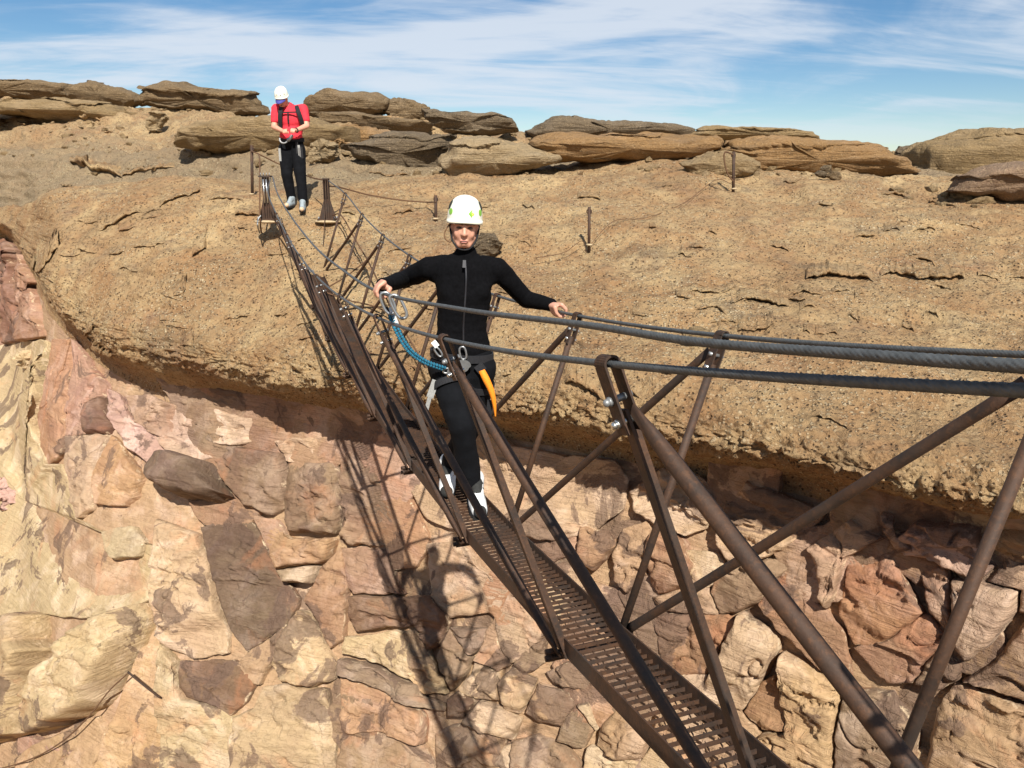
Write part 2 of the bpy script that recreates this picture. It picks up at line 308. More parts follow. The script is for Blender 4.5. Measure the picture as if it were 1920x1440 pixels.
MAT = dict(
    cap=conglomerate(), sand=sandstone(), ledge=ledge_rock(), rust=rust_mat(),
    cable=simple('wire_rope', (84, 87, 88), 0.62, 0.25, 0.22, 60, 0.3, 0.4, 0.002),
    galv=simple('galvanised_steel', (140, 142, 142), 0.45, 0.5, 0.2, 40), chrome=simple('bright_bolt', (205, 205, 200), 0.28, 0.95, 0.1, 60),
    pad=simple('grout', (172, 152, 120), 0.9, 0, 0.15, 30, 0.4), rope=simple('cord', (92, 66, 44), 0.85, 0, 0.25, 200, 0.4),
    skin=simple('skin', (200, 148, 124), 0.5, 0, 0.08, 35, 0.12, 0.4, 0.002), lips=simple('lips', (178, 112, 100), 0.45, 0, 0.08, 60), brow=simple('brow_hair', (96, 66, 46), 0.8, 0, 0.15, 90),
    eye=simple('eye', (46, 30, 24), 0.3, 0, 0.2, 200), hair=simple('hair', (112, 84, 58), 0.6, 0, 0.3, 160, 0.4),
    jacket=simple('black_knit', (12, 12, 14), 0.95, 0, 0.25, 60, 0.35, 0.08, 0.004), trouser=simple('black_softshell', (15, 16, 19), 0.9, 0, 0.22, 18, 0.4, 0.12, 0.006),
    zip=simple('zip', (38, 38, 42), 0.5, 0.2, 0.15, 120), helmet=simple('helmet_shell', (236, 238, 222), 0.32, 0, 0.02, 12, 0, 0.5), vent=simple('helmet_vent', (38, 42, 36), 0.8, 0, 0.2, 80),
    green=simple('helmet_green', (122, 176, 66), 0.5, 0, 0.12, 60), lime=simple('emblem_lime', (188, 206, 62), 0.5, 0, 0.1, 60), cap_blue=simple('cap_visor', (66, 66, 138), 0.75, 0, 0.15, 60, 0.2),
    white=simple('boot_white', (222, 224, 222), 0.6, 0, 0.06, 40, 0.25), bootdark=simple('boot_dark', (42, 42, 40), 0.85, 0, 0.25, 90, 0.3), sole=simple('sole', (30, 29, 28), 0.9, 0, 0.2, 60),
    red=simple('red_shirt', (206, 48, 62), 0.85, 0, 0.12, 40, 0.3), strap=simple('webbing_black', (30, 30, 33), 0.85, 0, 0.2, 140, 0.3), webgrey=simple('webbing_grey', (150, 150, 146), 0.75, 0, 0.15, 120, 0.3),
    orange=simple('webbing_orange', (238, 138, 30), 0.7, 0, 0.1, 120, 0.3), teal=simple('teal_cord', (30, 104, 130), 0.75, 0, 0.25, 140, 0.3), tealdk=simple('cord_fleck', (16, 48, 64), 0.8, 0, 0.2, 140), cordw=simple('cord_sleeve', (196, 196, 190), 0.75, 0, 0.15, 140),
    alu=simple('aluminium', (150, 152, 152), 0.38, 0.75, 0.1, 50), shoe_grey=simple('shoe_grey', (142, 152, 156), 0.75, 0, 0.2, 60, 0.3), shoetan=simple('shoe_toe', (196, 168, 138), 0.8, 0, 0.15, 60), shrub=simple('shrub', (92, 94, 70), 0.9, 0, 0.4, 20),
)

# ------------------------------------------------------------------ the rock: surveyed profile columns (sight-line column, height line, distance)
UC = np.array([-500, -100, 30, 80, 150, 300, 450, 600, 750, 900, 1100, 1300, 1500, 1700, 1920, 2400], float)
ROWS = dict(
    W3=([1440] * 16, [11, 10.5, 9.6, 9.2, 8.8, 8.4, 8.1, 7.9, 7.6, 7.3, 6.9, 6.5, 6.0, 5.5, 5.1, 4.4]),
    W2=([700, 720, 760, 800, 850, 950, 980, 1000, 1010, 1020, 1060, 1090, 1130, 1160, 1190, 1250], [17, 16.5, 15, 12.9, 11.6, 10.3, 9.8, 9.3, 8.8, 8.3, 7.7, 7.1, 6.45, 5.9, 5.35, 4.55]),
    U2=([440, 445, 475, 575, 652, 732, 763, 788, 798, 813, 848, 888, 928, 963, 988, 1060], [19.6, 18.8, 17.4, 14.2, 12.85, 11.4, 10.55, 9.9, 9.25, 8.75, 7.95, 7.45, 6.75, 6.15, 5.5, 4.75]),
    LIP=([420, 425, 440, 520, 600, 655, 685, 705, 722, 745, 775, 815, 860, 905, 945, 1010], [19, 18, 16.5, 13.2, 11.9, 10.4, 9.5, 8.8, 8.3, 7.8, 7.2, 6.6, 6.0, 5.5, 5.05, 4.3]),
    A=([400, 405, 425, 470, 520, 560, 570, 560, 570, 580, 620, 640, 690, 730, 770, 850], [19.6, 18.6, 16.9, 13.6, 12.4, 11.0, 10.4, 9.9, 9.5, 9.0, 8.3, 7.8, 7.1, 6.6, 6.1, 5.2]),
    B=([385, 390, 410, 420, 420, 430, 440, 470, 450, 450, 470, 480, 520, 550, 580, 650], [20, 19.2, 17.2, 14.2, 13.5, 12.4, 11.9, 10.9, 11.3, 11.2, 10.4, 10.0, 9.3, 8.7, 8.2, 7.0]),
    C=([370, 375, 390, 372, 352, 336, 345, 400, 350, 340, 330, 330, 345, 360, 390, 450], [20.5, 20, 17.8, 15.0, 14.8, 14.6, 14.0, 12.3, 14.0, 14.4, 14.2, 13.8, 13.2, 12.4, 11.4, 9.8]),
    D=([380, 392, 424, 416, 394, 368, 336, 370, 325, 325, 298, 292, 310, 325, 355, 410], [22, 21.5, 20, 18.2, 17.6, 16.9, 15.8, 13.3, 15.6, 16.0, 17.0, 16.6, 16.0, 14.6, 13.0, 11.2]),
    E=([320, 322, 325, 325, 325, 318, 305, 330, 300, 310, 312, 305, 312, 325, 345, 400], [24, 23.5, 22, 21, 20, 19, 17.6, 15.4, 17.4, 17.6, 19, 18.6, 18.0, 17, 15.4, 13]),
    F=([255, 255, 255, 255, 255, 258, 268, 285, 280, 290, 300, 298, 303, 312, 325, 380], [27, 26.5, 26, 25.5, 25, 23, 20.5, 18.5, 20, 20, 21.5, 21, 20.5, 20, 19, 17]),
    G=([195, 195, 195, 195, 197, 205, 215, 225, 230, 245, 262, 272, 280, 292, 305, 360], [32, 32, 31.5, 31, 30.5, 29, 27, 25, 25, 25, 26, 25.5, 25, 25, 24, 22]))
def hermite(x, xp, fp):
    fp = np.asarray(fp, float); h = np.diff(xp); d = np.diff(fp) / h; m = np.empty_like(fp)
    m[1:-1] = (d[:-1] * h[1:] + d[1:] * h[:-1]) / (h[:-1] + h[1:]); m[0] = d[0]; m[-1] = d[-1]
    sgn = np.sign(d[:-1]) * np.sign(d[1:]); m[1:-1] = np.where(sgn <= 0, m[1:-1] * 0.25, m[1:-1])
    k = np.clip(np.searchsorted(xp, x) - 1, 0, len(xp) - 2); t = (x - xp[k]) / h[k]
    return (1 + 2 * t) * (1 - t) ** 2 * fp[k] + t * (1 - t) ** 2 * h[k] * m[k] + t * t * (3 - 2 * t) * fp[k + 1] + t * t * (t - 1) * h[k] * m[k + 1]
UG = np.concatenate([np.linspace(-500, -50, 50, endpoint=False), np.linspace(-50, 1970, 660, endpoint=False), np.linspace(1970, 2400, 50)])
NU = len(UG)
def row_pts(k): return at(UG, hermite(UG, UC, ROWS[k][0]), hermite(UG, UC, ROWS[k][1]))
R_ = {k: row_pts(k) for k in ROWS}
W4 = R_['W3'] + np.array([0, -1.2, -9.0]); W5 = W4 + np.array([0, -1.0, -16.0])
H_ = R_['G'] * np.array([1.35, 1, 1]) + np.array([0, 12, -1.6]); I_ = H_ * np.array([2.0, 1, 1]) + np.array([0, 50, -7.0]); J_ = I_ * np.array([1.8, 1, 1]) + np.array([0, 120, -26.0])
SEQ = [W5, W4, R_['W3'], R_['W2'], R_['U2'], R_['LIP'], R_['A'], R_['B'], R_['C'], R_['D'], R_['E'], R_['F'], R_['G'], H_, I_, J_]
CNT = [6, 14, 110, 80, 56, 120, 95, 75, 34, 44, 44, 40, 14, 6, 5]
def surf_rows():
    P = [np.array(s) for s in SEQ]; out = []; tt = []
    def tangent(i):
        if i == 0: return P[1] - P[0]
        if i == len(P) - 1: return P[-1] - P[-2]
        a = P[i] - P[i - 1]; b = P[i + 1] - P[i]
        la = np.linalg.norm(a, axis=1)[:, None]; lb = np.linalg.norm(b, axis=1)[:, None]
        return (a / la * lb + b / lb * la) / (la + lb) * 1.0, la, lb
    for i, n in enumerate(CNT):
        a, b = P[i], P[i + 1]; L = np.linalg.norm(b - a, axis=1)[:, None]
        ta = tangent(i); tb = tangent(i + 1)
        ta = (ta[0] * L if isinstance(ta, tuple) else ta); tb = (tb[0] * L if isinstance(tb, tuple) else tb)
        for t in np.linspace(0, 1, n, endpoint=False):
            out.append((1 + 2 * t) * (1 - t) ** 2 * a + t * (1 - t) ** 2 * ta + t * t * (3 - 2 * t) * b + t * t * (t - 1) * tb); tt.append(i + t)
    out.append(P[-1]); tt.append(len(P) - 1.0)
    return np.array(out), np.array(tt)
GP, TT = surf_rows()                                   # (rows, columns, 3): the undisturbed surface
IT_W = int(np.argmax(TT >= 2)); IT_U2 = int(np.argmax(TT >= 4)); IT_LIP = int(np.argmax(TT >= 5)); IT_G = int(np.argmax(TT >= 12))
def project(P):
    d = CP * P[..., 1] - SP * P[..., 2]; up = SP * P[..., 1] + CP * P[..., 2]; x = P[..., 0]
    return 960 + F_PX * (CR * x - SR * up) / d, 720 - F_PX * (SR * x + CR * up) / d
def grid_normals(G):
    du = np.gradient(G, axis=1); dt = np.gradient(G, axis=0); n = np.cross(du, dt)
    n /= np.linalg.norm(n, axis=-1)[..., None] + 1e-12; return n
GN = grid_normals(GP)
GU, GV = project(GP)
def wall_at(u, v):
    """place on the lower cliff seen at a surveyed point"""
    u = np.atleast_1d(np.asarray(u, float)); v = np.atleast_1d(np.asarray(v, float)); Y = np.empty(len(u))
    for k in range(len(u)):
        c = int(np.clip(np.searchsorted(UG, u[k]), 0, NU - 1)); vv = GV[IT_W - 8:IT_U2 + 1, c][::-1]; yy = GP[IT_W - 8:IT_U2 + 1, c, 1][::-1]
        Y[k] = np.interp(v[k], vv, yy)
    return at(u, v, Y)
VIS_V = np.minimum.accumulate(GV[IT_LIP:IT_G + 1], axis=0)
def cap_Y(u, v):
    c = int(np.clip(np.searchsorted(UG, u), 0, NU - 1)); vv = VIS_V[:, c][::-1]; yy = GP[IT_LIP:IT_G + 1, c, 1][::-1]
    return float(np.interp(v, vv, yy))
def cap_at(u, v): return at(u, v, cap_Y(u, v))

# cracks and overhanging flakes in the caprock: (points, width, depth) in surveyed points
CRK = [([(186, 436), (205, 424), (225, 417), (240, 405), (265, 396)], 6, .10), ([(296, 390), (318, 380), (340, 372), (370, 362), (388, 352)], 4, .08), ([(222, 438), (255, 425)], 4, .06),
    ([(262, 363), (290, 357), (312, 359), (345, 362)], 5, .06), ([(58, 498), (75, 512), (92, 492), (110, 462)], 6, .10), ([(140, 463), (160, 470), (178, 476)], 4, .06), ([(362, 484), (376, 474), (388, 464)], 9, .14),
    ([(325, 556), (345, 548), (351, 532)], 4, .07), ([(130, 306), (160, 316), (190, 328), (230, 332)], 12, .30), ([(228, 330), (262, 326), (290, 320), (325, 314)], 6, .14), ([(66, 206), (100, 216), (140, 224), (195, 228)], 9, .30),
    ([(440, 404), (465, 407), (488, 405)], 7, .10), ([(246, 464), (290, 461), (310, 455)], 3, .05), ([(150, 674), (178, 686), (200, 690)], 5, .10), ([(392, 374), (440, 374), (455, 378)], 3, .05), ([(190, 247), (212, 250)], 4, .06),
    ([(1508, 526), (1535, 523), (1560, 521), (1590, 524), (1640, 527)], 8, .13), ([(1652, 518), (1672, 514), (1700, 522), (1735, 527), (1770, 526), (1812, 524)], 7, .12), ([(1368, 568), (1395, 563), (1425, 565), (1460, 576), (1482, 573)], 6, .10),
    ([(1383, 620), (1410, 622), (1440, 618), (1450, 606)], 5, .08), ([(1712, 433), (1735, 430), (1756, 429)], 3, .05), ([(1718, 487), (1740, 489), (1766, 506)], 3, .05), ([(1655, 364), (1685, 368), (1712, 373)], 4, .07),
    ([(1058, 716), (1085, 722), (1105, 732), (1132, 748)], 10, .16), ([(1160, 732), (1182, 736), (1202, 746)], 8, .12), ([(1525, 780), (1555, 788), (1592, 806)], 3, .06), ([(1075, 336), (1105, 324)], 5, .07), ([(736, 402), (775, 398)], 7, .09),
    ([(1286, 550), (1310, 546), (1345, 552), (1380, 540)], 4, .06), ([(1300, 582), (1335, 576), (1362, 588)], 4, .06), ([(1330, 606), (1368, 602)], 3, .05), ([(1480, 556), (1510, 548), (1540, 552)], 4, .06), ([(1895, 520), (1930, 524)], 4, .06),
    ([(1600, 560), (1622, 550)], 3, .05), ([(1590, 592), (1610, 604)], 3, .05), ([(1690, 612), (1715, 622)], 3, .05), ([(1390, 700), (1430, 708)], 3, .04), ([(1240, 700), (1262, 705)], 3, .04), ([(890, 700), (930, 706), (960, 702)], 5, .08), ([(940, 770), (985, 765)], 4, .07),
    ([(1110, 300), (1150, 305)], 4, .06), ([(1080, 372), (1110, 370), (1128, 376)], 5, .07), ([(1180, 590), (1216, 594)], 3, .05), ([(830, 330), (868, 322)], 4, .06), ([(930, 545), (958, 552)], 3, .05), ([(690, 325), (730, 330), (768, 327)], 3, .06), ([(640, 400), (668, 405)], 3, .05),
    ([(1800, 420), (1838, 430)], 4, .06), ([(1740, 380), (1790, 386)], 4, .07), ([(1215, 430), (1230, 424)], 3, .05), ([(25, 232), (60, 240)], 4, .08), ([(500, 480), (540, 476)], 3, .05), ([(420, 600), (470, 592)], 3, .05), ([(300, 600), (345, 606)], 3, .05), ([(560, 640), (590, 632)], 3, .05)]
def build_rock():
    P = GP.reshape(-1, 3); tt = np.repeat(TT, NU); n = GN.reshape(-1, 3)
    dist = np.clip(P[:, 1] / 9.0, 0.6, 5)
    low = fbm(P, 0.7, 4, 1); mid = fbm(P * np.array([1, 1, 1.6]), 3.2, 4, 11); fin = fbm(P, 11.0, 3, 21); bed = fbm(P * np.array([0.35, 0.35, 2.6]), 2.4, 4, 31)
    cap_m = np.clip((tt - 4.0) / 0.6, 0, 1)
    lipz = np.exp(-((tt - 4.95) / 0.33) ** 2)
    far = np.clip((tt - 8.2) / 2.5, 0, 1)
    dcap = 0.13 * low + 0.040 * mid + 0.022 * fin + 0.040 * bed + 0.010 * fbm(P, 26.0, 2, 23)
    knob = np.abs(fbm(P, 6.5, 4, 41, 0.62)); knob2 = np.abs(fbm(P * np.array([.6, .6, 2.4]), 3.0, 4, 43, 0.6))
    lip2 = np.exp(-((tt - 5.12) / 0.30) ** 2); kn = np.abs(fbm(P * np.array([1, 1, 1.5]), 9.0, 3, 45, 0.6)); dcap += lip2 * (0.11 * (kn - 0.2) + 0.05 * np.clip(kn - 0.3, 0, 1))
    dcap += lipz * (0.09 * (knob - 0.15) + 0.12 * (knob2 - 0.15))
    dcap += far * (0.34 * fbm(P * np.array([0.6, 0.6, 1.8]), 0.8, 5, 51, 0.6) + 0.16 * np.sign(bed) * np.abs(bed) ** 0.5)
    step = fbm(P * np.array([0.5, 0.5, 1.0]), 1.6, 3, 61); dcap += 0.03 * np.tanh(14 * (step - 0.12)) * np.clip((tt - 5.3) * 2, 0, 1)
    dwall = -0.10 + 0.04 * fbm(P, 0.9, 4, 71) + 0.03 * mid + 0.014 * fin
    dsp = np.where(cap_m > 0, dcap * cap_m + dwall * (1 - cap_m), dwall)
    hid = np.clip((3.0 - (tt - 12.0)) / 3.0, 0, 1); dsp *= np.where(tt > 12, hid, 1)
    # keep the ground flat where the bridge lands and the guide stands
    Q = (P + n * dsp[:, None]).reshape(GP.shape)
    return Q
ROCK = build_rock()
def sub_grid(name, r0, r1, mat):
    me = mesh_np(name, ROCK[r0:r1].reshape(-1, 3), grid_faces(r1 - r0, NU)); return obj(name, me, mat)
caprock = sub_grid('caprock', IT_U2 - 6, len(TT), MAT['cap'])
_lay = np.clip((np.repeat(TT[IT_U2 - 6:], NU) - 8.75 + 0.35 * fbm(ROCK[IT_U2 - 6:].reshape(-1, 3), .9, 3, 333)) / .35, 0, 1) * (1 - 0.75 * np.clip((np.repeat(TT[IT_U2 - 6:], NU) - 10.3) / .8, 0, 1))      # the higher beds behind are a greyer layer
caprock.data.attributes.new('upper_bed', 'FLOAT', 'POINT').data.foreach_set('value', _lay.astype(np.float32)); tag(caprock, 'rounded tan pebbly caprock overhanging the cliff', None, None, 'structure')
cliff = sub_grid('cliff_wall', 0, IT_U2 - 5, MAT['sand']); tag(cliff, 'fractured pink and cream sandstone cliff below the caprock', None, None, 'structure')
cliff.color = tuple(s2l((168, 138, 108))) + (1,)
RKU, RKV = project(ROCK)
def ground_z(x, y):
    """height of the finished caprock under a plan position"""
    sub = ROCK[IT_LIP:IT_G].reshape(-1, 3); d = (sub[:, 0] - x) ** 2 + (sub[:, 1] - y) ** 2; k = np.argsort(d)[:6]
    return float(np.average(sub[k, 2], weights=1 / (d[k] + 1e-4)))
from mathutils.kdtree import KDTree
def flakes():
    r0, r1 = IT_LIP - 24, IT_G; u = RKU[r0:r1, ::2].ravel(); v = RKV[r0:r1, ::2].ravel(); P = ROCK[r0:r1, ::2].reshape(-1, 3); NN = grid_normals(GP)[r0:r1, ::2].reshape(-1, 3)
    TUP = np.gradient(GP, axis=0)[r0:r1, ::2].reshape(-1, 3); TUP = TUP / np.linalg.norm(TUP, axis=1)[:, None]
    kd = KDTree(len(u))
    for k in range(len(u)): kd.insert((u[k], v[k], 0), k)
    kd.balance()
    prof = [(1.0, -.10), (.62, .10), (.34, .30), (.14, .46), (.03, .50), (-.06, .44), (-.07, .33), (.02, .24), (.16, .12), (.34, -.16)]
    rng = np.random.default_rng(3); extra = []
    for _ in range(70):                                     # many small scales of rock besides the surveyed ones
        a = rng.uniform(0, 1920), rng.uniform(330, 700); ln = rng.uniform(14, 46); an = rng.uniform(-.5, .4); extra.append(([(a[0] + ln * t * math.cos(an), a[1] + ln * t * math.sin(an) + rng.uniform(-3, 3)) for t in (-.5, -.2, .15, .5)], 3, rng.uniform(.03, .06)))
    for q, (pts, w, dep) in enumerate(CRK + extra):
        pts = np.array(pts, float); seg = np.hypot(*np.diff(pts, axis=0).T); s_ = np.concatenate([[0], np.cumsum(seg)]); m = max(14, int(s_[-1] / 2.2)); t = np.linspace(0, s_[-1], m)
        U = np.interp(t, s_, pts[:, 0]); W = np.interp(t, s_, pts[:, 1]); W = W + 3.0 * fbm(np.stack([U * .05, W * 0 + q, W * 0], -1), 1, 3, 401) + 1.2 * fbm(np.stack([U * .25, W * 0 + q, W * 0], -1), 1, 2, 403)
        if W.min() > 735 + 0.12 * U.mean() * 0 + (0 if U.mean() < 900 else (U.mean() - 900) * .19): continue
        ids = [kd.find((a, b, 0))[1] for a, b in zip(U, W)]; B0 = P[ids].copy()
        for _ in range(2): B0[1:-1] = (B0[:-2] + 2 * B0[1:-1] + B0[2:]) / 4
        n = NN[ids].mean(0); n /= np.linalg.norm(n); tu = TUP[ids].mean(0); tu /= np.linalg.norm(tu)
        e = np.clip(np.minimum(np.arange(m), m - 1 - np.arange(m)) / (0.18 * m), 0, 1) ** .6
        h = dep * 1.5 * e * np.clip(.75 + .7 * fbm(np.stack([U * .09, W * 0 + q, W * 0], -1), 1, 3, 405), .12, 1.4) * (B0[:, 1].mean() / 8.5) ** .4; ext = dep * 4.2 + .12
        rows = []
        for a, b in prof:
            R = B0 + tu * (a * (ext if a > .2 else dep * 2.2)) * 1.0 + n * (b * h[:, None] if a < .9 else -.02)
            if a > .5:                                        # the back edge dies out into the rock
                jd = [kd.find((x, y, 0))[1] for x, y in zip(*project(R))]; R = P[jd] + n * (b * h[:, None] if a < .9 else -.03)
            R = R + n * (.012 * fbm(R, 9, 3, 407))[:, None]; rows.append(R)
        me = mesh_np('rock_flake', np.array(rows).reshape(-1, 3), grid_faces(len(prof), m)); bmn = bmesh.new(); bmn.from_mesh(me); bmesh.ops.recalc_face_normals(bmn, faces=bmn.faces); bmn.to_mesh(me); bmn.free()
        obj('rock_flake', me, MAT['cap'], caprock)
flakes()
# desert floor far below and the near ledge that carries the other bridge end
def desert():
    n = 60; rr = np.concatenate([[0], np.geomspace(5, 9000, n - 1)]); th = np.linspace(0, 2 * math.pi, 73)[:-1]
    p = np.stack([rr[:, None] * np.cos(th), rr[:, None] * np.sin(th), 0 * rr[:, None] * th], -1); p[..., 2] = -33 + 1.2 * fbm(p, 0.05, 4, 5)
    o = obj('ground', mesh_np('ground', p.reshape(-1, 3), grid_faces(n, 72, True)), simple('desert_soil', (178, 140, 100), 0.95, 0, 0.2, 0.2, 0.3, 0.2, 0.1)); tag(o, 'dry desert floor far below the cliff', None, None, 'structure')
desert()
def near_ledge():
    n1, n2 = 50, 90; U, T = np.meshgrid(np.linspace(-7, 7, n2), np.linspace(0, 1, n1))
    y = np.where(T < 0.6, -9 + (9.35) * (T / 0.6), 0.35 - (T - 0.6) * 1.5); z = np.where(T < 0.6, -1.62, -1.62 - (T - 0.6) / 0.4 * 31)
    P = np.stack([U, y, z], -1); P[..., 2] += 0.10 * fbm(P, 0.8, 4, 81) * (T < 0.62); P[..., 1] += 0.12 * fbm(P, 1.1, 4, 82)
    o = obj('near_rim', mesh_np('near_rim', P.reshape(-1, 3), grid_faces(n1, n2)), MAT['cap']); tag(o, 'near rock rim that carries the other end of the bridge', None, None, 'structure')
near_ledge()

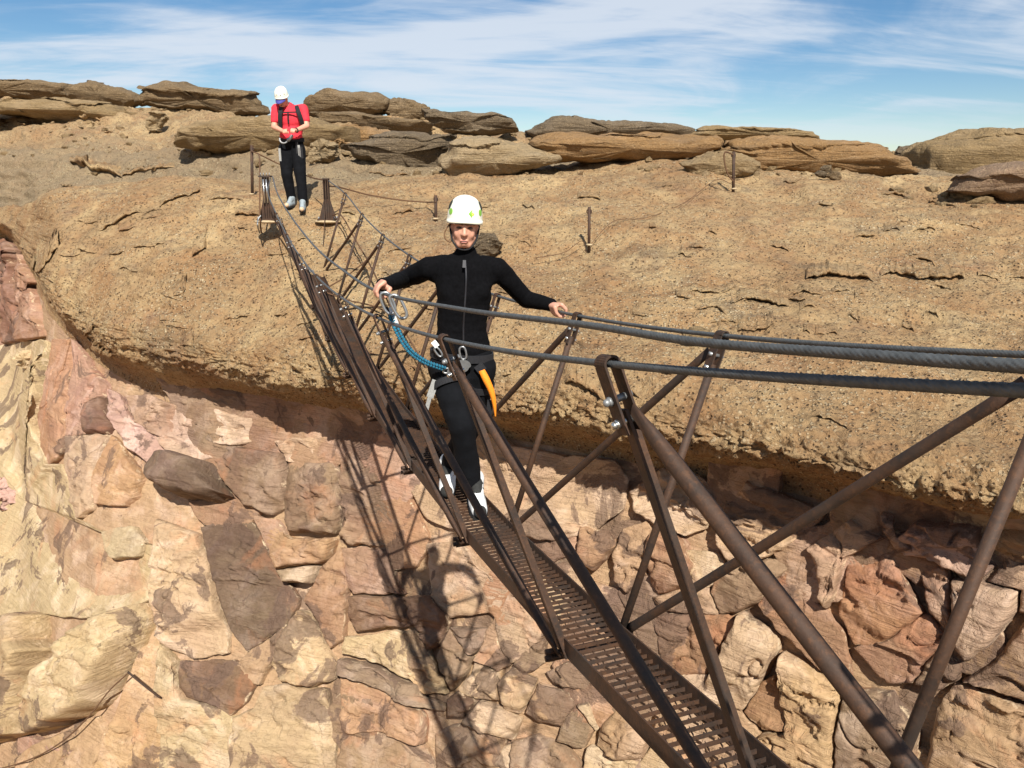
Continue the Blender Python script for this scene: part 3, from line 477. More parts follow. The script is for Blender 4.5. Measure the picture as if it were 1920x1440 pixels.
# ------------------------------------------------------------------ fracture blocks of the lower cliff
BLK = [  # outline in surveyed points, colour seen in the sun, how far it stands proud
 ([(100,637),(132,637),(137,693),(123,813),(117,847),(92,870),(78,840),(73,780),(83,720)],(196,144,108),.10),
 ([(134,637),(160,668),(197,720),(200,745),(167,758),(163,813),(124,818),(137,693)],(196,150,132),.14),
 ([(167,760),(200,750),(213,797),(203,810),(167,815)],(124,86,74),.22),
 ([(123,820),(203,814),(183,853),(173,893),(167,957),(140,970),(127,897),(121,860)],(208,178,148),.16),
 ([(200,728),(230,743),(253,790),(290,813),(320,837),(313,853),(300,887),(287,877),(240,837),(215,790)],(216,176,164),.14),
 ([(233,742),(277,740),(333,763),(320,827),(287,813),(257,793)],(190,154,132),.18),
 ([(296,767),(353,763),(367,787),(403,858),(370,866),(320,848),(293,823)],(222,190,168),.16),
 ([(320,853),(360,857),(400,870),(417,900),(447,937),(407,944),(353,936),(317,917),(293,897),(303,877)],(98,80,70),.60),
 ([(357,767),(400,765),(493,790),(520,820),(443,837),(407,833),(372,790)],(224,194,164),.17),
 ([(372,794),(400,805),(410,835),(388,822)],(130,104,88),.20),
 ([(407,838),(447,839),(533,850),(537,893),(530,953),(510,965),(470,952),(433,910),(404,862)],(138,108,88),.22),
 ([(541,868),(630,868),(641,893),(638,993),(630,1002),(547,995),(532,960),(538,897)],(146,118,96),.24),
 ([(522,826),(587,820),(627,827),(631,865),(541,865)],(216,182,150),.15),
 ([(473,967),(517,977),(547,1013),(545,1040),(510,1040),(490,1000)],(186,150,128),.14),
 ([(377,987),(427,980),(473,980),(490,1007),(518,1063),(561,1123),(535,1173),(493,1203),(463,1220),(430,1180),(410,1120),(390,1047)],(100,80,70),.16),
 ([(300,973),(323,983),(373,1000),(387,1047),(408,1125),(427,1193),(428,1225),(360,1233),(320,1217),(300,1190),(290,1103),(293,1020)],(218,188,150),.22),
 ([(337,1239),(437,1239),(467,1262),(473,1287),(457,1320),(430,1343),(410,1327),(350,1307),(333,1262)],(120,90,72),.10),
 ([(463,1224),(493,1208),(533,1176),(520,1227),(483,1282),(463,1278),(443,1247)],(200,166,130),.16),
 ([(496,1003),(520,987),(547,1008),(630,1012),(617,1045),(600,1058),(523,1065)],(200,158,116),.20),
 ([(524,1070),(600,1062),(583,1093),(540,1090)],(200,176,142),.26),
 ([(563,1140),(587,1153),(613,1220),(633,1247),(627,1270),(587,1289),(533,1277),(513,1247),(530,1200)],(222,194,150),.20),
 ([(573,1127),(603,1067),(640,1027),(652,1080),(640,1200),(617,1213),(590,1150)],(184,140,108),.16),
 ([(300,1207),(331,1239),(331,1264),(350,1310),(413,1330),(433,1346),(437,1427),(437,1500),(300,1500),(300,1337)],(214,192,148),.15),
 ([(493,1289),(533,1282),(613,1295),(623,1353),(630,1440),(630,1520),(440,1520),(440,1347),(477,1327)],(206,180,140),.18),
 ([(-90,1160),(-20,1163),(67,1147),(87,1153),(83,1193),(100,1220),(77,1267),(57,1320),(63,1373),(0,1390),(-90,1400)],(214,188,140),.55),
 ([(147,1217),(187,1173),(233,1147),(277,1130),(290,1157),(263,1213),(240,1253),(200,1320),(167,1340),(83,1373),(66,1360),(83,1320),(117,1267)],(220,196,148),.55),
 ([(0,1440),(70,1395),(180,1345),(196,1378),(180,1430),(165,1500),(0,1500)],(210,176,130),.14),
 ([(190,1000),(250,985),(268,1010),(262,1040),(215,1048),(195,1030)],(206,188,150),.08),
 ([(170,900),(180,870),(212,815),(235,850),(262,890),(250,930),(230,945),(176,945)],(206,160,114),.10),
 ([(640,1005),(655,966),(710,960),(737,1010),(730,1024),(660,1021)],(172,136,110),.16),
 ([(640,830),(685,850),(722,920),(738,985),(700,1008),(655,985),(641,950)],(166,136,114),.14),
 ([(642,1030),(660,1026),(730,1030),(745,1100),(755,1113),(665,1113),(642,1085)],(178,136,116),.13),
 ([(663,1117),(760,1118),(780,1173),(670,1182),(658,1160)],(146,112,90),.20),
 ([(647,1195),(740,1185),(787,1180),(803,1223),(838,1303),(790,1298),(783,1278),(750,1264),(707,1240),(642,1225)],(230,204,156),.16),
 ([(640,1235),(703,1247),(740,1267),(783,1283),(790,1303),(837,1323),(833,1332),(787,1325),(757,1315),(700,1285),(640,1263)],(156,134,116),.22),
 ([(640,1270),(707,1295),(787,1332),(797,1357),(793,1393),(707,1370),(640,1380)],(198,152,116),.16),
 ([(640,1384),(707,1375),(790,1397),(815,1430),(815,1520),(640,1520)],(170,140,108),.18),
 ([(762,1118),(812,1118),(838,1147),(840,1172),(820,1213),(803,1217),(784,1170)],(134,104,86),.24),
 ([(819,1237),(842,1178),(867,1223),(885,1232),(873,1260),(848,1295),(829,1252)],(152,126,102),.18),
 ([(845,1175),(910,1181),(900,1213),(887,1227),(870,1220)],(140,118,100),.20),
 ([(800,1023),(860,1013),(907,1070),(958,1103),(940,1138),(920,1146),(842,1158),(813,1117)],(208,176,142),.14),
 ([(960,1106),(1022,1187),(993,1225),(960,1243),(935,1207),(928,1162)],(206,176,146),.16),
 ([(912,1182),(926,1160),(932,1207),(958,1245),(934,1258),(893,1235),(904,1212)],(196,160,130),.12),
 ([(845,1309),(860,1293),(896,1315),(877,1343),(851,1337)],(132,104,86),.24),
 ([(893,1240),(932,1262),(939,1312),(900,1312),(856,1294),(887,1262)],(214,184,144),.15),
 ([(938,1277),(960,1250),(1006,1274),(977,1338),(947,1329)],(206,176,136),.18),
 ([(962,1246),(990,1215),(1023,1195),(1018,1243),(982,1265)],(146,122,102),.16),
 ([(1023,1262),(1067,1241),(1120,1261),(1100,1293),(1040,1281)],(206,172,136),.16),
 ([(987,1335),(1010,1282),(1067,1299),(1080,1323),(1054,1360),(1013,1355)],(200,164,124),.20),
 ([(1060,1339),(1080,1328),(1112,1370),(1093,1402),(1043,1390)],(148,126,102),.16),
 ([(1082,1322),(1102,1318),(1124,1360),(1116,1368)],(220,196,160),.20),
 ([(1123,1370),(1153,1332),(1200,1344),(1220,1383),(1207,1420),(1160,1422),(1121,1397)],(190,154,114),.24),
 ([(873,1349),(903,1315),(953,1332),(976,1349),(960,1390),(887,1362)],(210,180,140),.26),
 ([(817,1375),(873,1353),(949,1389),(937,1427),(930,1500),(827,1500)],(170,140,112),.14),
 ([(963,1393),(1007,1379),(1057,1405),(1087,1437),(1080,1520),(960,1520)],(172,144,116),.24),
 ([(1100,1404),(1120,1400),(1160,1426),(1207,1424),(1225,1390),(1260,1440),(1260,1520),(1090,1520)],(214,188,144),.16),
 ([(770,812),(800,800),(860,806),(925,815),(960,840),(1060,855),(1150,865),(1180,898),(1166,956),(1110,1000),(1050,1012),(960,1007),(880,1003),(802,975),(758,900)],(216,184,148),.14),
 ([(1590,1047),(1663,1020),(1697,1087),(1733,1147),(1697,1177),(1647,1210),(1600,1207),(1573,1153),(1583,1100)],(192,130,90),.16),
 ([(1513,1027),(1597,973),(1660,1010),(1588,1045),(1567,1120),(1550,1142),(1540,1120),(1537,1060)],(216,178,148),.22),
 ([(1420,1133),(1487,1060),(1508,1105),(1551,1149),(1583,1192),(1597,1287),(1533,1247),(1493,1210),(1457,1177)],(168,120,94),.10),
 ([(1600,1213),(1663,1200),(1733,1151),(1788,1200),(1737,1237),(1713,1280),(1663,1282)],(176,126,102),.14),
 ([(1727,1073),(1780,1060),(1786,1147),(1789,1193),(1747,1147)],(182,140,114),.18),
 ([(1788,1083),(1847,1087),(1913,1107),(1907,1147),(1860,1207),(1820,1235),(1793,1200)],(216,186,160),.26),
 ([(1717,1283),(1737,1241),(1767,1218),(1803,1245),(1800,1275),(1760,1293)],(152,124,98),.18),
 ([(1807,1275),(1867,1235),(1930,1152),(1990,1150),(2040,1330),(1920,1310),(1870,1292)],(160,124,92),.16),
 ([(1757,1327),(1793,1282),(1913,1322),(1990,1345),(2040,1520),(1735,1520),(1737,1440)],(182,146,110),.20),
 ([(1587,1294),(1670,1298),(1723,1377),(1717,1440),(1700,1520),(1567,1520),(1570,1367)],(158,132,110),.18),
 ([(1467,1224),(1530,1251),(1580,1294),(1568,1360),(1560,1520),(1430,1520),(1427,1375),(1480,1374),(1467,1313)],(214,178,130),.20),
 ([(1397,1337),(1427,1281),(1458,1260),(1478,1370),(1430,1368)],(174,126,86),.16),
 ([(1310,1307),(1363,1200),(1390,1148),(1456,1190),(1458,1221),(1427,1277),(1393,1333)],(220,190,154),.20),
 ([(1225,1150),(1363,1153),(1380,1173),(1350,1213),(1327,1260),(1270,1265),(1240,1230)],(174,128,96),.15),
 ([(1240,1266),(1327,1264),(1305,1311),(1390,1338),(1426,1375),(1426,1520),(1265,1520),(1262,1440),(1225,1388)],(198,164,128),.14),
 ([(1182,918),(1240,882),(1280,880),(1340,913),(1353,943),(1323,993),(1290,1002),(1240,990),(1190,960)],(222,190,152),.16),
 ([(1350,965),(1403,903),(1477,933),(1547,963),(1500,1010),(1440,1045),(1370,1062),(1345,1010)],(220,184,146),.18),
 ([(1345,1067),(1440,1050),(1488,1056),(1420,1130),(1380,1148),(1350,1150),(1332,1110)],(158,128,106),.18),
 ([(1690,1003),(1727,972),(1843,988),(1847,1023),(1870,1060),(1840,1083),(1780,1058),(1740,1040),(1702,1037)],(206,168,148),.24),
 ([(1657,958),(1683,962),(1675,990),(1740,1012),(1726,1037),(1690,1032),(1664,1000)],(190,158,138),.20),
 ([(1850,992),(1990,985),(2040,1030),(1890,1032),(1856,1020)],(188,154,114),.22),
 ([(1876,1062),(1895,1036),(2040,1036),(2040,1146),(1930,1150),(1912,1145),(1918,1105),(1850,1085)],(206,172,146),.16),
 ([(1090,987),(1135,996),(1150,1023),(1137,1047),(1113,1070),(1087,1043)],(180,136,104),.20),
 ([(1030,1070),(1050,1052),(1080,1060),(1110,1095),(1140,1110),(1160,1150),(1110,1160),(1060,1120)],(212,180,146),.15),
 ([(1215,1020),(1230,992),(1280,1010),(1300,1060),(1285,1100),(1240,1115),(1222,1090)],(180,132,104),.22),
 ([(1150,1037),(1170,990),(1210,980),(1224,1000),(1212,1080),(1180,1110),(1152,1090)],(206,168,132),.15),
 ([(1000,1020),(1082,1004),(1086,1040),(1046,1048),(1026,1066),(1010,1060)],(196,152,120),.12),
 ([(1304,1066),(1326,1110),(1346,1152),(1240,1146),(1226,1120),(1290,1102)],(200,166,134),.12),
 ([(-120,700),(20,640),(92,640),(80,720),(72,780),(78,842),(92,872),(122,870),(127,900),(140,972),(190,1000),(292,1020),(292,1118),(240,1140),(150,1160),(90,1150),(-20,1160),(-120,1155)],(220,198,150),.06),
 ([(245,1262),(262,1218),(298,1198),(299,1500),(172,1500),(184,1432),(200,1380)],(212,174,122),.07),
 ([(-60,452),(8,446),(16,540),(14,648),(-60,660)],(164,112,92),.22),([(10,450),(30,470),(42,560),(46,640),(16,646),(18,540)],(150,104,88),.30),([(32,474),(52,520),(66,590),(76,630),(48,640),(42,560)],(176,128,104),.20),
]
def inside(poly, x, y):
    r = False; n = len(poly)
    for i in range(n):
        x1, y1 = poly[i]; x2, y2 = poly[(i + 1) % n]
        if (y1 > y) != (y2 > y) and x < (x2 - x1) * (y - y1) / (y2 - y1) + x1: r = not r
    return r
def resample(poly, n):
    p = np.array(poly, float); q = np.vstack([p, p[:1]]); s = np.concatenate([[0], np.cumsum(np.hypot(*np.diff(q, axis=0).T))]); t = np.linspace(0, s[-1], n, endpoint=False)
    for a in s[:-1]: t[np.argmin(np.abs(t - a))] = a
    t = np.sort(t); return np.stack([np.interp(t, s, q[:, 0]), np.interp(t, s, q[:, 1])], -1)
def rock_block(poly, col, T, k, fill=False):
    pz = np.array(poly, float); per = np.hypot(*(pz - np.roll(pz, 1, 0)).T).sum() * 0.0052; nb = int(np.clip(per / 0.024, 50, 200))
    p2 = resample(poly, nb); p2 = (p2 * 7 + np.roll(p2, 1, 0) * 0.5 + np.roll(p2, -1, 0) * 0.5) / 8
    cen2 = p2.mean(0); dv2 = p2 - cen2; p2 = p2 + dv2 / (np.linalg.norm(dv2, axis=1)[:, None] + 1e-6) * (1.2 if not fill else 6.0)
    jit = np.stack([fbm(np.c_[p2 * 0.05, np.full(nb, 3.1)], 1, 4, 101), fbm(np.c_[p2 * 0.05, np.full(nb, 53.1)], 1, 4, 103)], -1)
    b = wall_at(*(p2 + jit * 4.5).T); c = wall_at(*cen2)[0]
    mid = b.mean(0); q = b - mid; _, _, vt = np.linalg.svd(q, full_matrices=False); n = vt[2]
    if n @ (-c / np.linalg.norm(c)) < 0: n = -n
    rad = np.linalg.norm(b - c, axis=1)
    rr = np.concatenate([np.linspace(0.0, 0.90, int(np.clip(rad.mean() / 0.024, 9, 30)))[1:], [0.925, 0.945, 0.965, 0.98, 0.99, 0.997, 1.0]]); rng = np.random.default_rng(k + 500)
    ex = vt[0]; ey = vt[1]; gx, gy = rng.uniform(-.09, .09, 2); size = rad.mean()
    if T > .3: gx, gy = 0.0, 0.0
    planes = [(a, rng.uniform(.15, .6), rng.uniform(.35, .95) * size) for a in rng.uniform(0, 6.28, 4 if not fill else 3)]
    rings = []; chip = []
    def relief(P, d):
        lo = P - c; X = lo @ ex; Y = lo @ ey; S = P + np.array([k * 7.7, 0, k * 3.3])
        h = T + X * gx + Y * gy + 0.05 * size * fbm(S, 1.1 / max(size, .25), 3, 111)
        cut = np.zeros(len(P))
        for a, sl, off in planes:
            e = X * math.cos(a) + Y * math.sin(a) - off + 0.10 * size * fbm(S, 2.0 / max(size, .2), 3, int(a * 100)); hp = h - np.maximum(e, 0) * sl; cut = np.maximum(cut, h - hp)
        h = h - cut
        h = h + 0.016 * fbm(S * np.array([.6, .6, 3.]), 4.0, 4, 113, .6) + 0.013 * fbm(S, 13, 4, 115, .6)
        sm = lambda x, w_: 1 / (1 + np.exp(-np.clip(x / w_, -30, 30)))
        st = fbm(P * np.array([.6, .6, 1.5]), 2.1, 4, 119, .55); h = h - 0.050 * sm(st - .08, .008) - 0.045 * sm(st - .27, .008)
        zq = P[:, 2] + 0.22 * fbm(P, 0.9, 3, 121) + .05 * X; ly = zq / 0.085; li = np.floor(ly); fr = ly - li; hz = np.zeros(len(P), np.int64)
        a0 = hsh(li.astype(np.int64), hz, hz, 5); a1 = hsh(li.astype(np.int64) + 1, hz, hz, 5); msk_ = np.clip(fbm(P, .8, 3, 123) * 2.2 + .45, 0.1, 1)
        h = h + msk_ * 0.065 * ((a0 + (a1 - a0) * sm(fr - .88, .03)) - .5)
        ck = np.abs(fbm(P * np.array([1, 1, .8]), 1.5, 3, 125)); h = h - 0.055 * np.exp(-(ck / .018) ** 2) * (fbm(P, .9, 2, 127) > -.2)
        edge = 1 - np.exp(-(d / (0.007 + 0.035 * T)) ** 1.1)
        return (np.maximum(h, 0.012) * edge)
    for r in rr:
        P = c + r * (b - c); d = (1 - r) * rad; h = relief(P, d)
        rings.append(P + n * h[:, None]); chip.append(np.clip(np.exp(-d / 0.04) * 0.5 + 0.12 + 0 * d, 0, 1))
    rings.append(b - n * 0.32 + (c - b) * 0.03); chip.append(chip[-1] * 0)
    cen = c + n * float(relief(c[None], np.array([size]))[0])
    m = len(rings); verts = np.vstack([np.vstack(rings), cen[None]]); q4 = grid_faces(m, nb, True)
    tri = [(m * nb, j, (j + 1) % nb) for j in range(nb)]
    me = bpy.data.meshes.new('rock_block'); me.from_pydata(verts.tolist(), [], [tuple(x) for x in q4.tolist()] + tri); me.update()
    # outward faces
    bmn = bmesh.new(); bmn.from_mesh(me); bmesh.ops.recalc_face_normals(bmn, faces=bmn.faces)
    bmn.to_mesh(me); bmn.free()
    a = me.attributes.new('chip', 'FLOAT', 'POINT'); a.data.foreach_set('value', np.concatenate([np.concatenate(chip), [0.1]]).astype(np.float32))
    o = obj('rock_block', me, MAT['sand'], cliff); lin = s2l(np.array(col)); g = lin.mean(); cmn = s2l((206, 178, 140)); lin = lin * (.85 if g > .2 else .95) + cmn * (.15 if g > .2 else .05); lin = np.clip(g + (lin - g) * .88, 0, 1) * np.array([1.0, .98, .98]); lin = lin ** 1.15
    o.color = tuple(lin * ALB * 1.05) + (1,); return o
ALB = 0.68
def cliff_blocks():
    k = 0
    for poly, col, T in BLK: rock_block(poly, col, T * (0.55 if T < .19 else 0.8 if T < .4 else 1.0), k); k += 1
    # smaller fragments between the large blocks
    rng = np.random.default_rng(23); seeds = []
    tries = 0
    while len(seeds) < 120 and tries < 9000:
        tries += 1; u = rng.uniform(60, 1990); c = int(np.clip(np.searchsorted(UG, u), 0, NU - 1)); top = GV[IT_U2, c]; v = rng.uniform(top + 22, 1500)
        if u < 300 and rng.random() < 0.86: continue
        if all(math.hypot((u - a) * 0.9, v - b) > 62 for a, b in seeds): seeds.append((u, v))
    S = np.array(seeds); pal = [(206, 172, 138), (190, 150, 120), (214, 186, 146), (172, 132, 106), (150, 120, 98), (200, 160, 140), (196, 146, 108)]
    for i, (u, v) in enumerate(S):
        poly = [(u - 140, v - 140), (u + 140, v - 140), (u + 140, v + 140), (u - 140, v + 140)]
        for j in np.argsort(np.hypot(*(S - S[i]).T))[1:14]:
            m = (S[i] + S[j]) / 2; dvec = S[j] - S[i]; out = []
            for a, b in zip(poly, poly[1:] + poly[:1]):
                sa = (np.array(a) - m) @ dvec; sb = (np.array(b) - m) @ dvec
                if sa <= 0: out.append(a)
                if sa * sb < 0: t = sa / (sa - sb); out.append((a[0] + t * (b[0] - a[0]), a[1] + t * (b[1] - a[1])))
            poly = out
            if len(poly) < 3: break
        if len(poly) < 3: continue
        pts = [(u, v)] + [((x + u) / 2, (y + v) / 2) for x, y in poly]
        if sum(any(inside(bp, *p) for bp, _, _ in BLK) for p in pts) > len(pts) * 0.6: continue
        rock_block(poly, pal[i % 7], rng.uniform(0.006, 0.03), 300 + i, True)
cliff_blocks()

# ------------------------------------------------------------------ ledges and boulders lying on the caprock
def ledge(name, poly, col, label, cat='rock', thick=0.5, flatness=1.0, group=None, wall=False, dY=0.0, bed=0.10):
    nb = 170; p2 = resample(poly, nb); vmn, vmx = p2[:, 1].min(), p2[:, 1].max(); p2[:, 1] += 0.28 * (vmx - vmn) * np.clip((p2[:, 1] - (vmn + vmx) / 2) / (vmx - vmn) * 2, 0, 1)
    uc, vc = p2.mean(0); vb = vmx
    Y = (float(wall_at(uc, vb)[0][1]) if wall else cap_Y(uc, vb + 2)) + dY
    b = at(p2[:, 0], p2[:, 1], Y); c = b.mean(0); w = np.ptp(b[:, 0]); h = np.ptp(b[:, 2]); half = thick * max(h, 0.25 * w) * 0.5 + 0.12 * w
    seed = int(uc * 7 + vc * 13) % 997
    jit = 0.13 * h * fbm(b * np.array([.7, 1, 1.6]), 1.6 / max(h, .3), 5, seed, .6); b = b + (b - c) / (np.linalg.norm(b - c, axis=1)[:, None] + 1e-9) * jit[:, None]
    n = 48; ang = np.linspace(-math.pi / 2, math.pi / 2, n); rings = []
    for a in ang:
        s = math.cos(a); s = max(s, 0.0) ** 0.24; s = max(s, 0.012); y = math.sin(a)
        P = c + s * (b - c); zr = (P[:, 2] - b[:, 2].min()) / (h + 1e-9)
        prof = 0.50 + 0.60 * np.sin(np.clip(zr, 0, 1) * 2.2)           # the foot is undercut
        P = P + np.array([0, 1.0, 0]) * (y * half * prof)[:, None]; rings.append(P)
    G = np.array(rings); S = G + seed * 0.37; sc = max(min(w, 3.0), 0.3); hh = min(h, 1.4)
    wob = np.stack([fbm(S, 1.5 / sc, 4, seed), fbm(S + 31, 1.5 / sc, 4, seed + 3), 0.8 * fbm(S + 57, 1.5 / sc, 4, seed + 5)], -1) * 0.30 * hh
    lay = np.floor((G[..., 2] + 0.30 * hh * fbm(S * np.array([.4, .4, .4]), 1.0, 3, seed + 7) - c[2] + 10) / (0.20 * hh + .03)); lo = hsh(lay.astype(np.int64), (lay * 0).astype(np.int64), (lay * 0).astype(np.int64), seed) - .5
    out = (G - c) * np.array([1, 1, 0]); out /= np.linalg.norm(out, axis=-1)[..., None] + 1e-9
    brk = fbm(S * np.array([1, 1, .35]), 1.2 / sc, 3, seed + 11)
    G = G + wob + out * (lo * 0.34 * hh + 0.20 * hh * np.sign(brk) * np.abs(brk) ** .5)[..., None] * (0.2 + bed * 8) / 1.0 + np.stack([fbm(S, 8 / max(sc, .6), 3, seed + 2), fbm(S + 9, 8 / max(sc, .6), 3, seed + 4), fbm(S + 5, 8 / max(sc, .6), 3, seed + 6)], -1) * 0.09 * hh
    me = mesh_np(name, G.reshape(-1, 3), grid_faces(n, nb, True)); bmn = bmesh.new(); bmn.from_mesh(me)
    bmesh.ops.holes_fill(bmn, edges=[e for e in bmn.edges if e.is_boundary]); bmesh.ops.triangulate(bmn, faces=[f for f in bmn.faces if len(f.verts) > 4]); bmesh.ops.recalc_face_normals(bmn, faces=bmn.faces); bmn.to_mesh(me); bmn.free()
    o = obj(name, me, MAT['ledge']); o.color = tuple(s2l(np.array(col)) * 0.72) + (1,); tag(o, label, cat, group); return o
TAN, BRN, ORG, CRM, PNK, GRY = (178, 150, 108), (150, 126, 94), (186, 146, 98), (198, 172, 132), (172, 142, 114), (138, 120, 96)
for a in [
 ('rock_slab', [(-90,165),(0,152),(45,150),(140,158),(148,176),(100,183),(30,182),(-90,182)], BRN, 'long flat brown slab on the skyline beside a shorter slab'),
 ('rock_slab', [(140,162),(190,157),(230,162),(258,174),(260,182),(240,193),(165,190),(143,182)], BRN, 'short brown slab with a dark undercut at the end of the long skyline slab'),
 ('rock_outcrop', [(258,192),(275,170),(310,160),(350,157),(362,165),(395,163),(470,172),(497,188),(499,202),(440,204),(380,198),(330,199)], BRN, 'broken layered outcrop on the skyline behind the man in red'),
 ('rock_ledge', [(-90,192),(0,183),(100,188),(200,196),(262,210),(250,222),(190,228),(130,224),(70,210),(-90,206)], TAN, 'long rounded tan ledge below the flat skyline slabs'),
 ('boulder', [(272,228),(285,213),(305,210),(322,222),(306,236),(278,240)], CRM, 'single pale oval boulder resting on the bare slope'),
 ('rock_ledge', [(332,260),(370,240),(420,228),(500,214),(545,214),(592,225),(640,240),(645,262),(590,274),(500,277),(420,272),(360,270)], TAN, 'smooth undercut tan ledge directly behind the man in red'),
 ('rock_slab', [(570,204),(590,180),(630,168),(690,177),(722,190),(722,206),(690,210),(640,208),(600,214)], BRN, 'topmost layered slab of the stacked outcrop beside the man'),
 ('rock_slab', [(712,196),(730,186),(762,184),(800,200),(810,216),(790,224),(735,219),(718,208)], BRN, 'tapering slab leaning at the end of the topmost slab of the outcrop'),
 ('rock_slab', [(578,218),(650,213),(740,219),(802,230),(790,243),(700,243),(600,236)], BRN, 'thin middle slab of the stacked outcrop'),
 ('rock_ledge', [(584,240),(640,229),(700,238),(745,256),(742,270),(690,270),(650,274),(600,272),(582,258)], ORG, 'rounded orange ledge under the stacked outcrop'),
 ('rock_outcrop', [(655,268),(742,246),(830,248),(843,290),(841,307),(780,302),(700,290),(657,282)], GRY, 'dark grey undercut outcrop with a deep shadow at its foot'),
 ('boulder', [(755,279),(800,269),(832,285),(825,302),(770,296)], CRM, 'cream boulder wedged under the dark grey outcrop'),
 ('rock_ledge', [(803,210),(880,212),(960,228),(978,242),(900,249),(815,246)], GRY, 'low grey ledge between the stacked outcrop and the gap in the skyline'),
 ('rock_outcrop', [(843,296),(860,273),(900,264),(960,274),(1000,284),(1042,291),(1040,302),(1000,308),(950,320),(880,325),(845,322)], CRM, 'pale lens shaped outcrop at the foot of the skyline ledges'),
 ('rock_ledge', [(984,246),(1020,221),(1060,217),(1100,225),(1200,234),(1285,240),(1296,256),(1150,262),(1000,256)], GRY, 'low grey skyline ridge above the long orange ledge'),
 ('rock_ledge', [(995,268),(1030,252),(1120,249),(1250,254),(1350,258),(1362,276),(1250,292),(1150,290),(1060,296),(1020,288)], ORG, 'long smooth orange ledge with a dark undercut'),
 ('rock_ledge', [(1338,276),(1360,260),(1400,247),(1480,251),(1600,262),(1660,270),(1690,290),(1704,306),(1640,311),(1540,311),(1440,305),(1390,300)], ORG, 'broad sunlit ledge ending in a slope beside the skyline gap'),
 ('boulder', [(1286,304),(1330,285),(1380,284),(1407,306),(1392,322),(1350,324),(1300,318)], TAN, 'tan boulder beside the farthest rusty post'),
 ('rock_ledge', [(1292,250),(1330,237),(1420,240),(1520,250),(1530,262),(1320,262)], TAN, 'thin far ledge showing above the long orange ledge'),
 ('rock_outcrop', [(1722,318),(1728,292),(1742,276),(1790,260),(1850,247),(1920,243),(2050,245),(2120,300),(1920,300),(1850,318),(1790,326),(1730,326)], TAN, 'big rounded outcrop beyond the gap in the skyline'),
 ('boulder', [(1672,290),(1690,278),(1714,275),(1738,282),(1732,300),(1690,300)], GRY, 'dark boulder in the gap of the skyline'),
 ('rock_ledge', [(1760,356),(1790,334),(1830,322),(1920,312),(2080,312),(2080,378),(1920,374),(1850,362),(1800,360)], PNK, 'pinkish bedded ledge below the big rounded outcrop'),
 ('boulder', [(583,284),(590,268),(606,261),(626,271),(634,284),(612,296),(594,294)], CRM, 'angular pale boulder just behind the man in red'),
 ('boulder', [(618,266),(630,255),(648,266),(655,280),(640,288),(628,284)], ORG, 'upright orange stone leaning behind the angular boulder'),
 ('boulder', [(572,294),(580,284),(596,288),(602,296),(588,302),(574,300)], CRM, 'small pale stone at the foot of the angular boulder'),
 ('boulder', [(889,446),(905,438),(920,444),(929,456),(914,468),(892,472)], GRY, 'squat grey brown stone on the slope behind the woman in black'),
 ('stone', [(1542,316),(1548,310),(1558,310),(1560,318),(1552,321)], GRY, 'dark block on top of a small stone pile'),
 ('stone', [(1530,326),(1538,319),(1550,321),(1548,330),(1536,331)], GRY, 'flat dark stone at the foot of a small stone pile'),
 ('stone', [(1552,328),(1560,319),(1572,322),(1572,331),(1560,333)], BRN, 'brown stone beside the flat dark stone of a small pile'),
 ('boulder', [(1280,625),(1300,616),(1322,622),(1330,634),(1300,640),(1284,636)], TAN, 'flat flake of tan rock among the cracked plates')]:
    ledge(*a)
for poly, lab, col in [([(-20,912),(12,902),(34,904),(52,920),(54,934),(40,946),(-20,954)], 'pink rounded boulder stuck on the pale cliff slab', (214, 172, 160)), ([(28,668),(45,655),(72,659),(74,674),(60,684),(30,681)], 'pale cream block perched high on the cliff slab', (216, 192, 150))]:
    o = ledge('boulder', poly, col, lab, 'rock', wall=True); o.data.materials[0] = MAT['sand']

def rubble():
    rng = np.random.default_rng(77); mb = MB(); ico = bmesh.new(); bmesh.ops.create_icosphere(ico, subdivisions=1, radius=1.0); iv = np.array([v.co for v in ico.verts]); fi = [tuple(v.index for v in f.verts) for f in ico.faces]; ico.free()
    spots = [(rng.uniform(0, 1920), None) for _ in range(330)] + [(rng.normal(c, 60), v) for c, v in ((300, 205), (640, 285), (800, 305), (940, 322), (1100, 296), (1340, 322), (1560, 320), (1700, 312), (1790, 370), (150, 230), (450, 280)) for _ in range(26)]
    for u, v in spots:
        u = float(np.clip(u, -40, 1960)); v = (rng.uniform(215, 330) + (60 if u > 1700 else 0)) if v is None else v + rng.normal(0, 7)
        p = cap_at(u, v); r = abs(rng.normal(.035, .04)) + .02; q = iv * np.array([r * rng.uniform(.8, 1.5), r * rng.uniform(.8, 1.3), r * rng.uniform(.4, .9)]) * (1 + .35 * rng.uniform(-1, 1, (len(iv), 1))); a = rng.uniform(0, 6.28)
        z = ground_fast(u, v); q = q @ np.array([[math.cos(a), -math.sin(a), 0], [math.sin(a), math.cos(a), 0], [0, 0, 1]]).T; mb.add(q + z + np.array([0, 0, r * .15]), fi)
    o = mb.build('rubble', MAT['ledge'], None, False); o.color = tuple(s2l((164, 138, 100)) * .8) + (1,); tag(o, 'loose rubble scattered below the skyline ledges', 'rubble', None, 'stuff')
_k = slice(IT_LIP, IT_G)
def ground_fast(u, v):
    c = int(np.clip(np.searchsorted(UG, u), 0, NU - 1)); r = int(np.argmin(np.abs(RKV[_k, c] - v))); return ROCK[_k][r, c]
rubble()

